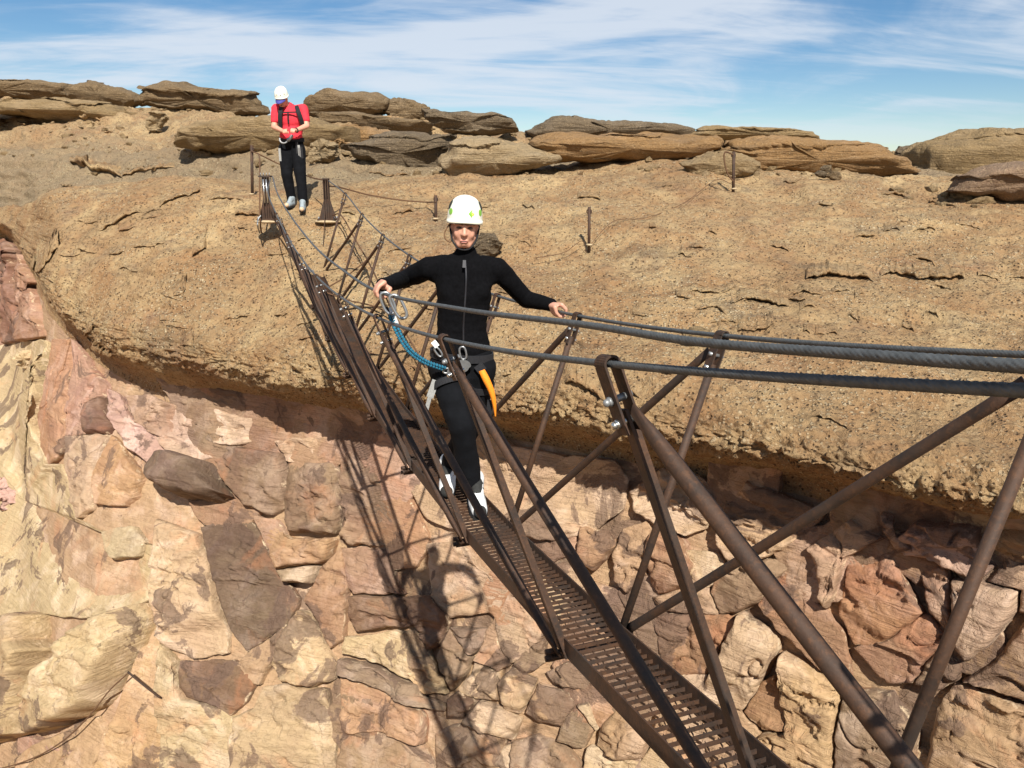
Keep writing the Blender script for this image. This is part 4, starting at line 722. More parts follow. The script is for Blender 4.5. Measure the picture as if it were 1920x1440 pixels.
# ------------------------------------------------------------------ the suspension footbridge
AZ = 0.3641
BD = np.array([-math.sin(AZ), math.cos(AZ), 0]); BN = np.array([math.cos(AZ), math.sin(AZ), 0]); BO = np.array([0.7437, 1.4733, 0]); BS = 1.22
UPV = np.array([0, 0, 1.0])
def cz(i): a = i - 3.0; return -0.7914 - 0.0508 * a + 0.0291 * a * a
def dz(i): a = i - 3.0; return -1.8942 - 0.0301 * a + 0.0269 * a * a
def bnode(i, off, z): p = BO + BD * BS * i + BN * off; p[2] = z; return p
def LT(i): return bnode(i + 0.21, -0.49, cz(i))
def RT(i): return bnode(i, 0.49, cz(i))
def LB(i): return bnode(i - 0.04, -0.135, dz(i))
def RB(i): return bnode(i, 0.135, dz(i))
def on_plane(u, v, off):
    d = ray(u, v); t = (BN @ BO + off) / (BN @ d); return d * t
bridge = empty('suspension_footbridge', bnode(4, 0, dz(4)))
tag(bridge, 'narrow rusty suspension footbridge with wire rope handrails and steel grating deck', 'bridge')
I0, I1 = -1, 8
PL = at(503, 415, 11.55); PR = at(615, 415, 11.9)
PLt = at(502, 332, 11.55); PRt = at(613, 336, 11.9)
def catmull(P, n):
    P = np.asarray(P, float); Q = np.vstack([2 * P[0] - P[1], P, 2 * P[-1] - P[-2]]); out = []
    for k in range(1, len(Q) - 2):
        for t in np.linspace(0, 1, n, endpoint=False):
            a, b, c, d = Q[k - 1:k + 3]; out.append(0.5 * ((2 * b) + (-a + c) * t + (2 * a - 5 * b + 4 * c - d) * t * t + (-a + 3 * b - 3 * c + d) * t ** 3))
    out.append(P[-1]); return np.array(out)
def arc_resample(P, step):
    s = np.concatenate([[0], np.cumsum(np.linalg.norm(np.diff(P, axis=0), axis=1))]); t = np.arange(0, s[-1], step); t = np.append(t, s[-1])
    return np.stack([np.interp(t, s, P[:, k]) for k in range(3)], -1), t
def wire_rope(name, pts, R, parent, lobes=7, lay=0.07, fine=4.2):
    P = catmull(pts, 40); N_, tn = arc_resample(P, 0.0028); near = tn < fine
    F_, tf = arc_resample(P, 0.05)
    for part, (Q, t, tw) in enumerate(((N_[near], tn[near], True), (F_[tf > fine - 0.06], tf[tf > fine - 0.06], False))):
        T = np.gradient(Q, axis=0); T /= np.linalg.norm(T, axis=1)[:, None]
        A = np.cross(T, UPV); A /= np.linalg.norm(A, axis=1)[:, None]; B = np.cross(A, T); seg = 28 if tw else 12
        th = np.arange(seg) * 2 * math.pi / seg
        ph = t * 2 * math.pi / lay
        r = R * (0.74 + 0.28 * np.abs(np.cos(lobes * 0.5 * th[None] + 0.5 * lobes * ph[:, None])) ** 0.7) if tw else np.full((len(Q), seg), R * 0.97)
        ring = Q[:, None] + r[..., None] * (np.cos(th)[None, :, None] * A[:, None] + np.sin(th)[None, :, None] * B[:, None])
        if part == 0: acc = [ring.reshape(-1, 3)]; fc = [grid_faces(len(Q), seg, True)]; nv = len(acc[0])
        else: acc.append(ring.reshape(-1, 3)); fc.append(grid_faces(len(Q), seg, True) + nv)
    me = mesh_np(name, np.vstack(acc), np.vstack(fc)); return obj(name, me, MAT['cable'], parent)
CAB_R = 0.0090
def saddle(p): return p + np.array([0, 0, -0.02])
left_cable = [bnode(I0 - 0.9, -0.49, cz(I0 - 1.0) + .02)] + [LT(i) for i in range(I0, I1 + 1)] + [saddle(PLt) + np.array([0.035, 0, 0])]
right_cable = [bnode(I0 - 0.9, 0.49, cz(I0 - 0.9))] + [RT(i) for i in range(I0, I1 + 1)] + [saddle(PRt) + np.array([0.02, 0, 0])]
wire_rope('support_cable', left_cable, 0.0078, bridge); wire_rope('support_cable', right_cable, 0.0090, bridge)
safe = [(2350, 706), (1920, 687), (1600, 664), (1300, 640), (1090, 608), (860, 579), (712, 548), (645, 508), (590, 462), (545, 405), (520, 362)]
safety_pts = [on_plane(u, v, -0.50) for u, v in safe] + [saddle(PLt) + np.array([0.07, 0, 0.03])]
sc_o = wire_rope('hand_cable', safety_pts, 0.0076, bridge); tag(sc_o, 'free hand cable running above the strutted cable')
bolt_me = None
def dome_nut(mb, c, n, r=0.011):
    mb.tube([c, c + n * 0.006], r * 1.25, 6); mb.ell(c + n * 0.010, (r, r, r), None, 10, 7)
def strut_set(i, left):
    top = LT(i) if left else RT(i); bot = LB(i) if left else RB(i); sgn = -1 if left else 1
    ax = (bot - top) / np.linalg.norm(bot - top)
    face = BD
    mb = MB()
    s0 = top + ax * 0.16; outn = np.cross(ax, BD); outn /= np.linalg.norm(outn); outn *= np.sign(outn @ BN) * sgn
    # vertical: an angle bar on the near side, a pipe on the far side
    if left:
        mb.bar(s0 - ax * 0.06, bot + ax * 0.02, 0.036, 0.007, BD); mb.bar(s0 - ax * 0.02 - outn * 0.014 + BD * 0.016, bot - outn * 0.014 + BD * 0.016, 0.028, 0.006, outn)
    else: mb.tube([s0 - ax * 0.05, bot + ax * 0.02], 0.0155, 12)
    post = flat(mb.build('strut', MAT['rust'], bridge)) if left else mb.build('strut', MAT['rust'], bridge)
    # strap bent over the cable
    st = MB(); tz = np.cross(BD, outn); e = 0.0165
    Tc = (LT(i + .5) - LT(i - .5)) if left else (RT(i + .5) - RT(i - .5)); Tc /= np.linalg.norm(Tc)
    th = np.linspace(-0.15, math.pi + 0.15, 13); x = outn; z = np.cross(Tc, x); z *= np.sign(z[2])
    loop = [top - ax * -0.15 + x * e] + [top + e * (math.cos(a) * x + math.sin(a) * z) for a in th] + [top - ax * -0.15 - x * e]
    for a, b in zip(loop[:-1], loop[1:]): st.bar(a, b, 0.046, 0.005, Tc)
    sp = st.build('strap', MAT['rust'], post); flat(sp)
    for q in (0.075, 0.125):
        bm_ = MB(); dome_nut(bm_, top + ax * q + outn * (e + 0.003), outn, 0.0085); bm_.tube([top + ax * q - outn * (e + 0.012), top + ax * q + outn * (e + 0.004)], 0.008, 6); bm_.build('bolt', MAT['chrome' if q > .1 else 'galv'], post)
    return top, bot, ax, outn
def pipe(name, a, b, r, parent):
    """round pipe whose ends are hammered flat"""
    L = np.linalg.norm(b - a); ax = (b - a) / L; n = 26; P = a + np.linspace(0, 1, n)[:, None] * (b - a); d = np.minimum(np.linspace(0, L, n), L - np.linspace(0, L, n))
    fl = np.clip(d / 0.10, 0, 1); w = BD - ax * (BD @ ax); w /= np.linalg.norm(w); t = np.cross(ax, w); seg = 14; th = np.arange(seg) * 2 * math.pi / seg
    rw = r * (1.35 - 0.35 * fl); rt = r * (0.25 + 0.75 * fl)
    ring = P[:, None] + rw[:, None, None] * np.cos(th)[None, :, None] * w + rt[:, None, None] * np.sin(th)[None, :, None] * t
    mb = MB().add(ring, [tuple(x) for x in grid_faces(n, seg, True)] + [tuple(range(seg))[::-1], tuple(range((n - 1) * seg, n * seg))]); return mb.build(name, MAT['rust'], parent)
for i in range(I0, I1 + 1):
    if i < I1 + 0: strut_set(i, True)
    strut_set(i, False)
    if i > I0 and i < I1: pipe('diagonal_brace', LT(i) + (LB(i - 1) - LT(i)) * 0.07 - BN * 0.022, LB(i - 1) - BN * 0.02, 0.0175, bridge)
    if i < I1: pipe('diagonal_brace', RT(i) + (RB(i + 1) - RT(i)) * 0.06 + BN * 0.022, RB(i + 1) + BN * 0.02, 0.0165, bridge)
    # cross beam under the deck with bolted ends
    cb = MB(); c = bnode(i, 0, dz(i) - 0.035)
    cb.box(c, BN * 0.165, BD * 0.022, UPV * 0.003); cb.box(c + BD * 0.02 - UPV * 0.02, BN * 0.165, BD * 0.003, UPV * 0.022)
    o = flat(cb.build('cross_beam', MAT['rust'], bridge))
    for s_ in (-1, 1):
        for k in (-0.012, 0.016): MB().tube([c + BN * s_ * 0.14 + UPV * k, c + BN * s_ * 0.185 + UPV * k], 0.012, 6).build('bolt', MAT['rust'], o)
def deck_pt(t, off, h=0.0): return bnode(t, off, dz(t) + h)
for i in range(I0, I1):
    sl = deck_pt(i + 1, 0) - deck_pt(i, 0); ln = np.linalg.norm(sl); ax = sl / ln; nrm = np.cross(BN, ax); nrm *= np.sign(nrm[2]); c = (deck_pt(i, 0) + deck_pt(i + 1, 0)) / 2
    for s_ in (-1, 1):
        m = MB(); m.box(c + BN * s_ * 0.121 + nrm * 0.008, ax * (ln / 2 - 0.004), BN * 0.003, nrm * 0.034); m.box(c + BN * s_ * 0.107 - nrm * 0.024, ax * (ln / 2 - 0.004), BN * 0.0135, nrm * 0.0025)
        flat(m.build('side_rail', MAT['rust'], bridge))
    g = MB(); nb = 30
    for k in range(nb): 
        q = c + ax * ((k + 0.5) / nb - 0.5) * ln; g.box(q + nrm * 0.010, BN * 0.116, ax * 0.0018, nrm * 0.007)
    for k, off in enumerate(np.linspace(-0.092, 0.092, 5)):
        n_ = 30; zz = []
        for j in range(nb):
            q0 = c + ax * (j / nb - 0.5) * ln + BN * off; q1 = c + ax * ((j + 1) / nb - 0.5) * ln + BN * (off + (0.012 if j % 2 else -0.012))
            g.bar(q0 + nrm * 0.004, q1 + nrm * 0.004, 0.008, 0.0022, nrm)
    flat(g.build('deck_grating', MAT['rust'], bridge))
# landing plate at the far end
lp = MB(); e0 = deck_pt(I1 - 0.02, 0, 0.03); e1 = deck_pt(I1 + 0.42, 0, 0.02); lp.bar(e0, e1, 0.26, 0.012, BN); lp.tube([e1 + BN * 0.03, e1 + BN * 0.03 + UPV * 0.07], 0.012, 8)
lp.build('landing_plate', MAT['galv'], bridge, False)
# deck stringers up to the anchor posts
for s_, top in ((-1, PL), (1, PR)):
    m = MB(); m.bar(deck_pt(I1, s_ * 0.12, 0), top + np.array([0.04 if s_ < 0 else -0.03, 0, 0.16]), 0.05, 0.008, UPV); flat(m.build('stringer', MAT['rust'], bridge))

# anchor posts on the far rim
def anchor_post(base, top, label, double):
    r = empty('anchor_post', base); tag(r, label, 'anchor post', 'anchor posts on the far rim')
    H = top[2] - base[2]; x = np.array([1, 0, 0.]); y = np.array([0, 1., 0]); pb = np.array(base)
    pad = MB(); pad.ell(pb + UPV * 0.0, (.20, .17, .03)); pad.build('grout_pad', MAT['pad'], r)
    p = MB(); p.box(pb + UPV * 0.03, x * 0.135, y * 0.11, UPV * 0.01); p.build('base_plate', MAT['rust'], r, False)
    for yy in (-0.02, 0.02):
        g = MB()
        v = [(-.125, yy, .04), (.125, yy, .04), (.042, yy, H * .52), (-.042, yy, H * .52), (-.125, yy + .01, .04), (.125, yy + .01, .04), (.042, yy + .01, H * .52), (-.042, yy + .01, H * .52)]
        g.add(np.array(v) + pb, [(0, 1, 2, 3), (4, 7, 6, 5), (0, 4, 5, 1), (1, 5, 6, 2), (2, 6, 7, 3), (3, 7, 4, 0)]); g.build('gusset', MAT['rust'], r, False)
    c = MB(); c.box(pb + UPV * (H / 2 + .02), x * 0.006, y * 0.045, UPV * (H / 2 - .02))
    for s_ in (-1, 1): c.box(pb + UPV * (H / 2 + .02) + x * s_ * 0.034, x * 0.005, y * 0.05, UPV * (H / 2 - .02))
    c.build('column', MAT['rust'], r, False)
    for s_ in (-1, 1):
        for yy in (-.085, .085): MB().tube([pb + x * s_ * .115 + y * yy + UPV * .035, pb + x * s_ * .115 + y * yy + UPV * .07], .011, 6).build('bolt', MAT['galv'], r)
    if double:
        t = MB(); t.box(pb + UPV * (H + .01), x * 0.085, y * 0.05, UPV * 0.012); t.build('saddle', MAT['rust'], r, False)
        for k in (-.012, .03): MB().tube([pb + x * k - y * .06 + UPV * (H - .03), pb + x * k - y * .06 + UPV * (H * .42)], .011, 10).build('turnbuckle', MAT['chrome'], r)
        for k in (-.06, -.02, .02, .06): MB().tube([pb + x * k + UPV * (H + .02), pb + x * (k * 1.1) + UPV * (H + .06)], .006, 6).build('bolt', MAT['galv'], r)
    else:
        t = MB(); t.box(pb + UPV * (H + .005), x * 0.045, y * 0.055, UPV * 0.008); t.build('saddle', MAT['rust'], r, False)
    return r
anchor_post(PL, PLt, 'rusty anchor post carrying two cables and bright turnbuckles', True)
anchor_post(PR, PRt, 'rusty anchor post carrying a single cable', False)
# near end frame, beside the photographer on the near rim
for s_, nm in ((-1, 'rusty near end post under the free hand cable'), (1, 'rusty near end post on the far side of the deck')):
    q = bnode(I0 - 0.9, s_ * 0.49, 0); m = MB(); m.box(np.array([q[0], q[1], -0.85]), BN * .04, BD * .04, UPV * .85); tag(m.build('near_post', MAT['rust'], None, False), nm, 'anchor post')

# ------------------------------------------------------------------ rusty stakes and hand lines on the slope
def stake(u, vt, vb, label, hook=True):
    b = cap_at(u, vb); t = at(u, vt, b[1]); t[2] = max(t[2], b[2] + 0.2); r = empty('stake', b); tag(r, label, 'stake', 'rusty stakes for hand lines')
    m = MB(); m.tube([b - UPV * 0.15, t], 0.024 if b[1] > 12 else 0.02, 10); m.build('rod', MAT['rust'], r)
    m = MB(); m.torus(t - UPV * 0.06, 0.03, 0.009, np.array([1., 0, 0]), UPV); m.build('eye', MAT['rust'], r)
    MB().ell(b, (.045, .045, .018)).build('grout', MAT['pad'], r)
    return b, t
s1 = stake(472, 272, 364, 'tall rusty stake beside the anchor post with turnbuckles'); s2 = stake(817, 366, 410, 'rusty stake on the slope behind the woman, tied to the anchor post'); s3 = stake(1105, 388, 459, 'rusty stake standing alone on the bare slope'); s4 = stake(1376, 284, 354, 'rusty stake in front of the tan boulder')
def cord(name, pts, r, label, cat='rope', mat='rope', n=14):
    o = MB().tube(catmull(pts, n), r, 8).build(name, MAT[mat]); tag(o, label, cat); return o
def air(u, v, Y): return at(u, v, min(Y, cap_Y(u, v) - .25))
def lift(u, v, h=0.02): p = cap_at(u, v); return p + np.array([0, -0.03, h])
E1 = np.array([0, -.03, -.1])
cord('hand_line', [s1[1] + E1, at(483, 288, s1[1][1] - .3), at(520, 306, 13.2), at(556, 322, 13.1), at(585, 333, 12.6), at(607, 338, 12.05), PRt + np.array([-.03, .02, -.05])], 0.011, 'sagging hand line from the tall stake to the anchor post')
cord('tether', [at(484, 288, s1[1][1] - .35), at(487, 300, 12.4), at(487, 340, 11.7), at(487, 390, 11.45), at(488, 418, PL[1] - .2), at(490, 436, cap_Y(490, 438) - .05)], 0.011, 'thin tether hanging from the hand line beside the anchor post')
cord('hand_line', [PRt + np.array([.03, .02, -.1]), air(640, 352, 12.3), air(690, 365, 12.6), air(750, 375, 12.7), air(800, 379, 12.8), s2[1] + E1], 0.011, 'hand line from the anchor post to the stake behind the woman')
cord('hand_line', [s3[1] + np.array([.02, -.03, -.5]), lift(1150, 428, .10), lift(1210, 412, .03), lift(1280, 385, .03), lift(1340, 345, .06), s4[1] + np.array([0, -.03, -.5])], 0.0045, 'thin hand line between the two stakes on the upper slope')
cord('hand_line', [s3[1] + np.array([-.02, -.03, -.6]), lift(1090, 460, .06), lift(1060, 476, .03), lift(1030, 482, .02), lift(1000, 486, .02)], 0.0045, 'loose end of thin line lying below the lone stake')
cord('wire', [s4[1] + np.array([-.02, -.05, -.05]), at(1360, 285, s4[1][1] - .1), at(1358, 300, s4[1][1] - .1), at(1364, 325, s4[1][1] - .1), s4[0] + np.array([-.05, -.1, .12])], 0.012, 'bent dark wire hanging beside the farthest stake', 'wire')
cord('chain', [at(489, 404, PL[1] - .2), at(484, 412, PL[1] - .24), at(483, 424, PL[1] - .3), at(487, 437, cap_Y(487, 438) - .04)], 0.010, 'short bright chain anchored in front of the turnbuckle post', 'chain', 'galv')
# stabilising wire below the single-cable post
cord('guy_wire', [PR + np.array([.10, -.1, .10]), at(640, 404, 11.4), at(665, 447, 10.6), at(690, 490, 10.0), at(715, 540, 9.4), at(740, 590, 9.1), at(770, 640, cap_Y(770, 640) - .2), at(800, 690, cap_Y(800, 690) - .1)], 0.010, 'slack guy wire running down the rock from the single cable post', 'wire')
cord('guy_wire', [at(687, 488, 10.05), at(665, 506, 9.9), at(640, 524, 9.85), at(612, 540, 9.8)], 0.010, 'short branch wire tied to the slack guy wire', 'wire')
cord('guy_wire', [at(610, 548, 9.7), at(650, 562, 9.6), at(700, 574, 9.4), at(735, 590, 9.1)], 0.009, 'crooked wire below the deck joining the slack guy wire', 'wire')
cord('guy_wire', [at(655, 645, 8.7), at(690, 660, 8.7), at(740, 678, 8.6), at(780, 690, cap_Y(780, 690) - .1)], 0.009, 'lowest wire stretched close to the rock under the bridge', 'wire')
def wl(u, v): p = wall_at(u, v)[0]; return p * 0.975
cord('climbing_rope', [wl(-60, 1455), wl(40, 1430), wl(110, 1395), wl(165, 1345), wl(205, 1295), wl(240, 1262)], 0.010, 'old rope running down the pale cliff slab')
cord('iron_rod', [wl(240, 1260), wl(270, 1285), wl(300, 1308)], 0.014, 'thin iron rod driven into the pale cliff slab', 'rod', 'rust')

# ------------------------------------------------------------------ people
def skin_over(name, mb, mat, parent, voxel=0.008, smooth=4, factor=0.5):
    """melt overlapping limbs into one continuous surface"""
    me = mb.mesh(name + '_raw'); o = bpy.data.objects.new(name + '_raw', me); COL.objects.link(o)
    m = o.modifiers.new('r', 'REMESH'); m.mode = 'VOXEL'; m.voxel_size = voxel; m.use_smooth_shade = True
    if smooth: q = o.modifiers.new('s', 'SMOOTH'); q.factor = factor; q.iterations = smooth
    dg = bpy.context.evaluated_depsgraph_get(); ev = o.evaluated_get(dg); nm = bpy.data.meshes.new_from_object(ev, depsgraph=dg); nm.name = name
    bpy.data.objects.remove(o); bpy.data.meshes.remove(me)
    return obj(name, nm, mat, parent)
def wrinkle(o, amp, sc, seed):
    me = o.data; n = len(me.vertices); co = np.empty(n * 3); me.vertices.foreach_get('co', co); co = co.reshape(-1, 3)
    nr = np.empty(n * 3); me.vertices.foreach_get('normal', nr); nr = nr.reshape(-1, 3)
    w = fbm(co * np.array([1, 1, 1.4]), sc, 3, seed); r = 1 - 2 * np.abs(fbm(co * np.array([.8, .8, 1.6]), sc * .8, 3, seed + 9)); co = co + nr * (amp * (0.5 * w + 0.6 * r))[:, None]
    me.vertices.foreach_set('co', co.ravel()); me.update()
def rot(ax, a): return np.array(Matrix.Rotation(a, 3, Vector(ax)))
def grip(mb, wrist, pc, T, thumb=1, r=0.0085, full=1.0):
    """hand closed round a line at pc with direction T"""
    T = T / np.linalg.norm(T); w = wrist - pc; w = w - T * (w @ T); w /= np.linalg.norm(w); b = np.cross(T, w)
    if b[1] > 0: b = -b                                   # fingers go over the side that faces forward
    def P(phi, rad, off): return pc + T * off + rad * (math.cos(phi) * w + math.sin(phi) * b)
    for k in range(4):
        off = (k - 1.5) * 0.0195; ln = (0.93, 1.04, 1.0, 0.86)[k]
        pts = [P(0.35, 0.052, off * .92), P(0.95, 0.034, off), P(1.9, 0.0235, off), P(2.9 * (0.9 + .1 * ln), 0.0215, off), P(3.7 * ln, 0.020, off)]
        mb.cap(wrist + T * off * 0.55, 0.0165, pts[0], 0.0135)
        for a, c, ra, rb in zip(pts[:-1], pts[1:], (1.5, 1.2, 1.05, .95), (1.2, 1.05, .95, .85)): mb.cap(a, r * ra, c, r * rb, 10)
    o = 0.036 * thumb
    pts = [wrist + T * 0.022 * thumb, P(-0.45, 0.045, o * .9), P(-1.3, 0.028, o), P(-2.2, 0.0225, o * .8), P(-2.8, 0.022, o * .5)]
    for a, c, ra, rb in zip(pts[:-1], pts[1:], (.017, .0125, .0105, .0095), (.0125, .0105, .0095, .0085)): mb.cap(a, ra, c, rb, 10)
class Head:
    """head in its own frame: x across, -y to the front, z up"""
    def __init__(s, c, yaw, tilt, sc=1.0, roll=0.0):
        s.c = np.asarray(c, float); s.R = rot((0, 0, 1), yaw) @ rot((1, 0, 0), tilt) @ rot((0, 1, 0), roll); s.k = sc
    def p(s, x, y, z): return s.c + s.R @ (np.array([x, y, z]) * s.k)
    def body(s, mb, neck):
        k = s.k; E = lambda c, r: mb.ell(s.p(*c), np.array(r) * k, s.R)
        E((0, .012, .045), (.074, .092, .088)); E((0, -.028, -.018), (.061, .064, .080)); E((0, -.050, -.080), (.032, .034, .028))
        for q in (-1, 1):
            E((q * .032, -.052, -.028), (.025, .027, .028)); E((q * .0745, .004, -.008), (.010, .020, .030)); mb.cap(s.p(q * .052, .0, -.045), .022 * k, s.p(q * .020, -.052, -.086), .022 * k)
            mb.cap(s.p(q * .012, -.086, .030), .011 * k, s.p(q * .050, -.070, .030), .012 * k)
        mb.cap(s.p(0, -.088, .014), .0095 * k, s.p(0, -.107, -.022), .0125 * k); E((.010, -.096, -.026), (.010, .012, .008)); E((-.010, -.096, -.026), (.010, .012, .008))
        E((0, -.080, -.062), (.024, .013, .014)); E((0, -.070, -.078), (.026, .018, .016)); E((0, -.060, .055), (.050, .030, .035))
        mb.cap(s.p(0, .015, -.05), .052 * k, neck, .052 * k)
    def face(s, par, mouth=True):
        k = s.k
        for q in (-1, 1):
            m = MB(); m.ell(s.p(q * .031, -.0835, .010), np.array((.0150, .007, .0066)) * k, s.R); e = m.build('eye', MAT['eye'], par)
            m = MB(); m.cap(s.p(q * .013, -.0945, .029), .0038 * k, s.p(q * .034, -.0905, .034), .0044 * k, 8); m.cap(s.p(q * .034, -.0905, .034), .0044 * k, s.p(q * .053, -.079, .029), .0028 * k, 8); m.build('eyebrow', MAT['brow'], par)
        if mouth:
            m = MB(); m.cap(s.p(-.021, -.0890, -.0605), .0022 * k, s.p(0, -.0930, -.0580), .0030 * k, 8); m.cap(s.p(.021, -.0890, -.0605), .0022 * k, s.p(0, -.0930, -.0580), .0030 * k, 8); m.cap(s.p(-.012, -.0915, -.0680), .0032 * k, s.p(.012, -.0915, -.0680), .0032 * k, 8); m.build('lips', MAT['lips'], par)
            m = MB(); m.cap(s.p(-.017, -.0925, -.0630), .0016 * k, s.p(.017, -.0925, -.0630), .0016 * k, 8); m.build('mouth', MAT['eye'], par)
    def shell(s, th, ph):
        """point on the helmet shell and its normal; th round the head (0 = front), ph up"""
        x, y, z = .098 * math.sin(th), -.122 * math.cos(th), .130
        cx = abs(math.cos(ph)) ** .64; sz = math.sin(ph) ** .95 if ph > 0 else math.sin(ph)
        p = np.array([x * cx, y * cx + .006, (.056 + z * .90 * sz)]); n = np.array([math.sin(th) * math.cos(ph), -math.cos(th) * math.cos(ph), math.sin(ph)])
        return s.c + s.R @ (p * s.k), s.R @ n
    def helmet(s, par, marks):
        n1, n2 = 20, 56; G = np.zeros((n1 + 5, n2, 3))
        for j in range(n2):
            th = j * 2 * math.pi / n2
            dip = 0.016 * (0.5 - 0.5 * math.cos(2 * th))           # the rim drops over the ears
            pts = []
            for i in range(n1):
                ph = math.pi / 2 * (i / (n1 - 1)) ** 0.9 * .999; p, n = s.shell(th, ph); p = p + s.R @ np.array([0, 0, -dip * (1 - i / n1) * s.k]); pts.append(p)
            base, n = s.shell(th, 0); base = pts[0]; down = s.R @ np.array([0, 0, -1.]); rad = s.R @ np.array([math.sin(th), -math.cos(th), 0])
            lip = [base - rad * .020 * s.k + down * .004 * s.k, base - rad * .012 * s.k + down * .016 * s.k, base + rad * .003 * s.k + down * .017 * s.k, base + rad * .003 * s.k + down * .010 * s.k, base + rad * .003 * s.k + down * .002 * s.k]
            G[:, j] = lip + pts
        f = [tuple(x) for x in grid_faces(n1 + 5, n2, True)]; top = len(G) * n2
        mb = MB().add(np.vstack([G.reshape(-1, 3)]), f + [tuple(range((n1 + 4) * n2, (n1 + 5) * n2))]); h = mb.build('helmet', MAT['helmet'], par)
        def patch(pts, mat, nm, lift=.0012):
            """small shape lying on the shell: list of (th, ph) outline"""
            P = [s.shell(t, p) for t, p in pts]; c = np.mean(pts, 0); cc, cn = s.shell(*c); m = MB(); up = [p + n * lift for p, n in P]; dn = [p - n * .002 for p, n in P]; k = len(pts)
            m.add(up + dn + [cc + cn * (lift + .0004)], [(i, (i + 1) % k, 2 * k) for i in range(k)] + [(i, i + k, (i + 1) % k + k, (i + 1) % k) for i in range(k)]); return m.build(nm, mat, h, False)
        if marks:
            ov = lambda t, p, a, b: [(t + a * math.cos(q), p + b * math.sin(q)) for q in np.linspace(0, 6.283, 17)[:-1]]
            patch(ov(-.98, .30, .16, .15), MAT['green'], 'green_vent'); patch(ov(1.05, .30, .16, .15), MAT['green'], 'green_vent')
            patch(ov(-1.30, .62, .15, .26), MAT['vent'], 'vent'); patch(ov(1.36, .62, .15, .26), MAT['vent'], 'vent')
            t0, p0 = .36, .30
            E_ = lambda L: [(t0 + a * 1.55, p0 + b * 1.25) for a, b in L]
            patch(E_([(.035, .15), (-.115, -.005), (.0, -.15), (.02, -.115), (-.055, -.01), (.045, .10)]), MAT['green'], 'emblem', .0016)
            patch(E_([(.045, .045), (-.03, -.02), (.03, -.10), (.05, -.07), (.02, -.02), (.055, .01)]), MAT['lime'], 'emblem', .0016)
            patch(E_([(.065, .02), (.115, -.03), (.06, -.09), (.05, -.06)]), MAT['lime'], 'emblem', .0016)
        else:
            for t, p in ((.75, .75), (.35, .35), (.95, .35), (-.2, .4)): patch([(t + .06 * math.cos(q), p + .09 * math.sin(q)) for q in np.linspace(0, 6.283, 11)[:-1]], MAT['vent'], 'vent')
        return h
def boot(par, heel, toe, up, mats, k=1.0):
    """laced boot from heel to toe"""
    heel = np.asarray(heel, float); toe = np.asarray(toe, float); f = toe - heel; L = np.linalg.norm(f); f /= L; up = np.asarray(up, float); up = up - f * (up @ f); up /= np.linalg.norm(up); sd = np.cross(f, up)
    P = lambda a, b, c: heel + f * a * L + sd * b * k + up * c * k
    m = MB(); m.cap(P(.14, 0, .045), .040 * k, P(.50, 0, .046), .040 * k); m.cap(P(.50, 0, .040), .042 * k, P(.80, 0, .034), .038 * k); m.cap(P(.14, 0, .05), .040 * k, P(.16, 0, .125), .044 * k); m.cap(P(.28, 0, .105), .034 * k, P(.58, 0, .062), .032 * k)
    s = skin_over('boot', m, MAT[mats[0]], par, .007, 3)
    m = MB()
    for a in np.linspace(.10, .86, 10):
        w = .041 * (1 - .9 * max(0, a - .66) ** 1.2 * 1.2) * (0.86 + .14 * math.sin(a * 3.1)); m.box(P(a, 0, .007), f * L * .043, sd * w * k, up * .011 * k)
    m.build('sole', MAT[mats[1]], s, False)
    m = MB(); m.ell(P(.89, 0, .036), (.030 * k,) * 3); m.build('toe_cap', MAT[mats[2]], s)
    m = MB(); m.cap(P(.30, 0, .118), .030 * k, P(.52, 0, .083), .024 * k); m.build('tongue', MAT[mats[3]], s)
    for a, z in ((.34, .136), (.42, .118), (.50, .100)): 
        m = MB(); m.cap(P(a, -.030, z - .02), .004 * k, P(a + .02, 0, z + .006), .004 * k, 6); m.cap(P(a + .02, 0, z + .006), .004 * k, P(a, .030, z - .02), .004 * k, 6); m.build('lace', MAT[mats[3]], s)
    return s

